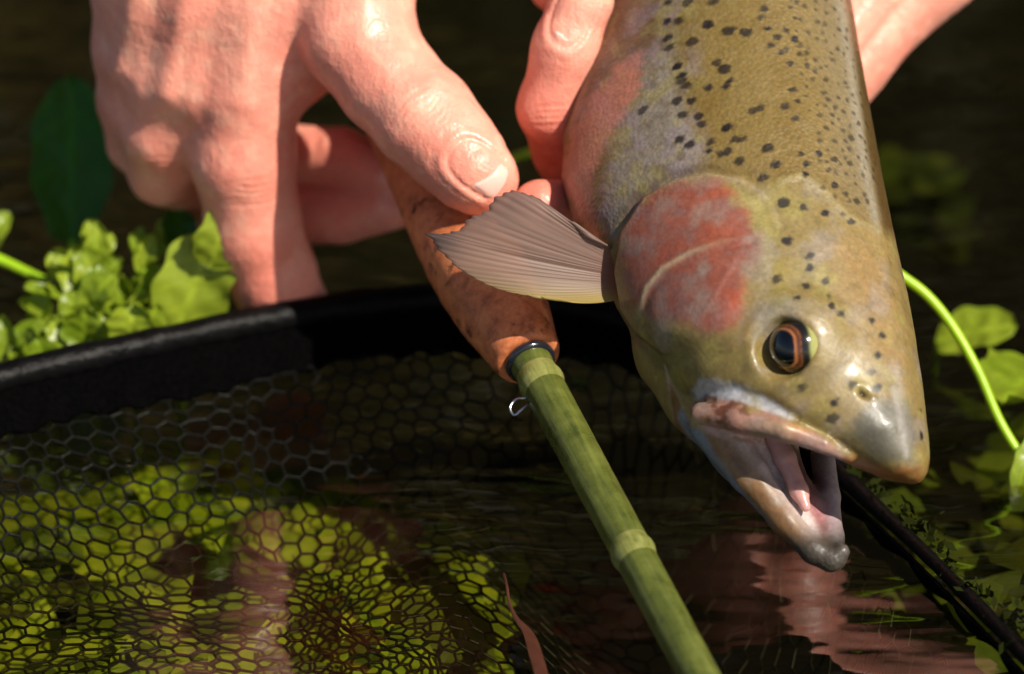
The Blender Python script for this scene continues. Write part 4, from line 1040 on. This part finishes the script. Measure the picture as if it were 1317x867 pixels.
cress('round cress bunch between the pale tuft and the broad folded leaf', (170, 440),
      [(165, 440, 175, 385, -6.0, .95, (.1, .3, 1)), (170, 435, 150, 385, -6.2, .6, (-.4, .2, .9)), (178, 435, 202, 388, -6.2, .6, (.5, .2, .9)), (160, 400, 205, 375, -6.5, .55, (0, .9, .5)), (185, 390, 207, 340, -6.9, .55, (.2, .3, 1)), (180, 350, 196, 300, -7.0, .42, (.2, .2, 1)), (150, 440, 135, 400, -6.1, .5, (-.2, .3, 1)), (165, 380, 205, 352, -7.1, .6, (.2, .7, .7)), (205, 330, 210, 280, -7.6, .32, (0, .3, 1))],
      [(G(170, 460, -0.5), P(172, 430, -6.6), P(182, 380, -6.8), P(186, 345, -7.0))])
t = thing('watercress', 'single green shoot entering from the left edge beside the cress', 'plant', G(20, 420, 0), 'cress growing behind the net rim')
stem('stem', [P(-60, 310, -8.6), P(-10, 330, -8.4), P(30, 348, -8.2), P(60, 362, -8.0)], 0.13, t)
leaf('leaf', P(-20, 325, -8.6), P(12, 272, -8.6), 0.5, M['cress'], t, (0.1, 0.3, 1), seed=50)
# big dark leaf left of the hand
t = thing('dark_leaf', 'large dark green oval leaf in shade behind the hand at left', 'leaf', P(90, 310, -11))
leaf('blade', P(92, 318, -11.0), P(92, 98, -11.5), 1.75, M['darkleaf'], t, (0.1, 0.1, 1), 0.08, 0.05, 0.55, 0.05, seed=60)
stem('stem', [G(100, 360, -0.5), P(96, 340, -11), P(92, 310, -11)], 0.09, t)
# stems and leaves at the right
t = thing('green_stem', 'long curved bright green stem arching from behind the trout to the right edge', 'stem', G(1317, 640, 0))
stem('stalk', [P(1120, 320, -4.0), P(1150, 348, -4.0), P(1190, 378, -4.0), P(1225, 420, -4.0), P(1258, 478, -3.9), P(1285, 540, -3.8), P(1317, 592, -3.7), P(1360, 650, -3.6)], 0.115, t)
leaf('leaf', P(1330, 560, -3.8), P(1306, 640, -3.6), 0.5, M['cress'], t, (0, .3, 1), seed=71)
for k, (lab, b0, t0, w_, nr) in enumerate([('scalloped green leaf floating behind the curved stem at right', (1205, 440), (1308, 420), 0.95, (0, .75, .65)), ('blurred green leaf cut off by the right edge below the scalloped one', (1345, 470), (1290, 520), 1.0, (0, .7, .7))]):
    t = thing('floating_leaf', lab, 'leaf', G(b0[0], b0[1] + 20, 0))
    leaf('blade', G(*b0, 0.5), G(*t0, 1.0), w_ * 1.5 if k == 0 else 2.0, M['cress'], t, nr, 0.06, 0.05, 0.3, 0.05, seed=80 + k)
    stem('stem', [G(b0[0] - 5, b0[1] + 40, -1.0), G(b0[0], b0[1] + 10, 0.1), G(*b0, 0.5)], 0.06, t)
t = thing('green_stem', 'short green stem visible between the thumb and the fingers on the fish', 'stem', G(640, 240, 0))
stem('stalk', [P(600, 225, -9.5), P(645, 208, -9.3), P(690, 192, -9.2), P(740, 170, -9.2)], 0.12, t)
# duckweed speck
t = thing('floating_leaf', 'tiny yellow-green leaf floating beside the rod below the cork', 'leaf', G(747, 494, 0.05))
leaf('blade', G(739, 496, 0.06), G(756, 492, 0.06), 0.5, M['cress'], t, (0, 0.9, 0.42), 0.03, 0.02, 0.3, 0.02, seed=90)
# curled brown strip added in place of a skin-coloured reflection on the water
t = thing('reflection_strip', 'thin curled reddish brown strip standing in for a reflection in dark water left of the rod', 'skin_reflection', G(670, 800, 0.02))
c = catmull([G(648, 738, 0.12), G(652, 755, 0.25), G(655, 775, 0.15), G(664, 795, 0.06), G(680, 815, 0.03), G(690, 845, 0.03), G(700, 880, 0.03)], 6)
n_ = len(c); Vs = []; Fs = []
for i in range(n_):
    w_ = 0.03 + 0.10 * sstep(0.35, 0.8, np.array([i / n_]))[0]
    Vs += [c[i] + np.array([-w_, 0, 0]), c[i] + np.array([0, 0.03, 0.03]), c[i] + np.array([w_, 0.0, 0])]
for i in range(n_ - 1):
    for j in (0, 1): a = i * 3 + j; Fs.append((a, a + 1, a + 4, a + 3))
M['skin_reflection'] = m_plain('painted_reflection', lin(72, 40, 28), 300, 0.2, 0.3, 0.0005, rough=0.4)
add_mesh('blade', np.array(Vs), Fs, M['skin_reflection'], t)

# submerged weed under the mesh, and further patches
def weed(name, label, n, sampler, size, mat, zr):
    V = []; F = []; C = []
    for k in range(n):
        q = sampler()
        if q is None: continue
        c = toW(G(q[0], q[1], 0))[0] / CM; c = np.array([c[0], c[1], random.uniform(*zr)])
        a = random.uniform(0, 6.28); L = random.uniform(*size); up = np.array([random.gauss(0, .2), random.gauss(0, .2) - 0.1, 1.0]); up /= np.linalg.norm(up)
        ax = np.array([math.cos(a), math.sin(a), 0]); ax -= up * (ax @ up); ax /= np.linalg.norm(ax); sd_ = np.cross(up, ax)
        b = random.choice([0.25, 0.45, 0.7, 0.9, 1.0]); tint = np.array([random.uniform(0.85, 1), 1.0, random.uniform(0.6, 1)]) * b
        k0 = len(V); V.append(c + up * 0.03 * L); C.append(tint)
        for i in range(9):
            th = 6.2832 * i / 9; r = L * (0.5 + 0.06 * math.sin(3 * th + a))
            V.append(c + ax * r * math.cos(th) + sd_ * r * 0.72 * math.sin(th) + up * 0.06 * L * math.cos(2 * th)); C.append(tint * random.uniform(0.85, 1.0))
        for i in range(9): F.append((k0, k0 + 1 + i, k0 + 1 + (i + 1) % 9))
    return tag(add_mesh(name, np.array(V) * CM, F, mat, world_space=True, col=np.clip(np.array(C), 0, 1), smooth=True), label, 'water weed', kind='stuff')
WP = [(-200, 620), (0, 560), (90, 505), (200, 480), (330, 485), (450, 520), (540, 590), (625, 630), (625, 720), (560, 770), (520, 810), (440, 880), (420, 1000), (-200, 1000)]
def samp():
    x = random.uniform(-200, 640); y = random.uniform(470, 990)
    d = float(poly_sd(np.array([x]), np.array([y]), WP)[0])
    if d < random.uniform(-10, 25): return None
    c_ = toW(G(x, y, 0)) / CM
    if vnoise(c_ * np.array([[1.0, 0.8, 0.0]]) + 4.3, 0.42)[0] < 0.40 + random.uniform(-0.05, 0.05) and random.random() < 0.9: return None
    return (x, y)
weed('submerged_weed', 'mass of yellow-green leaves under the mesh of the landing net', 1300, samp, (1.2, 2.8), M['weed'], (-3.0, -1.45))
def samp2(): return (random.gauss(1165, 45), random.gauss(190, 12))
weed('submerged_weed', 'blurred green weed patch in the dark water right of the trout', 60, samp2, (0.7, 1.5), M['moss'], (-2.4, -0.5))
def samp3():
    x = random.uniform(1130, 1420); y = random.uniform(500, 900)
    return (x, y) if y < 560 + (x - 1090) * 1.05 and random.random() < 0.6 else None
weed('submerged_weed', 'mossy green and brown weed below the surface outside the right rim', 260, samp3, (0.6, 1.6), M['moss'], (-3.0, -0.6))
for o_ in list(bpy.data.objects):
    if '_o' in o_: del o_['_o']
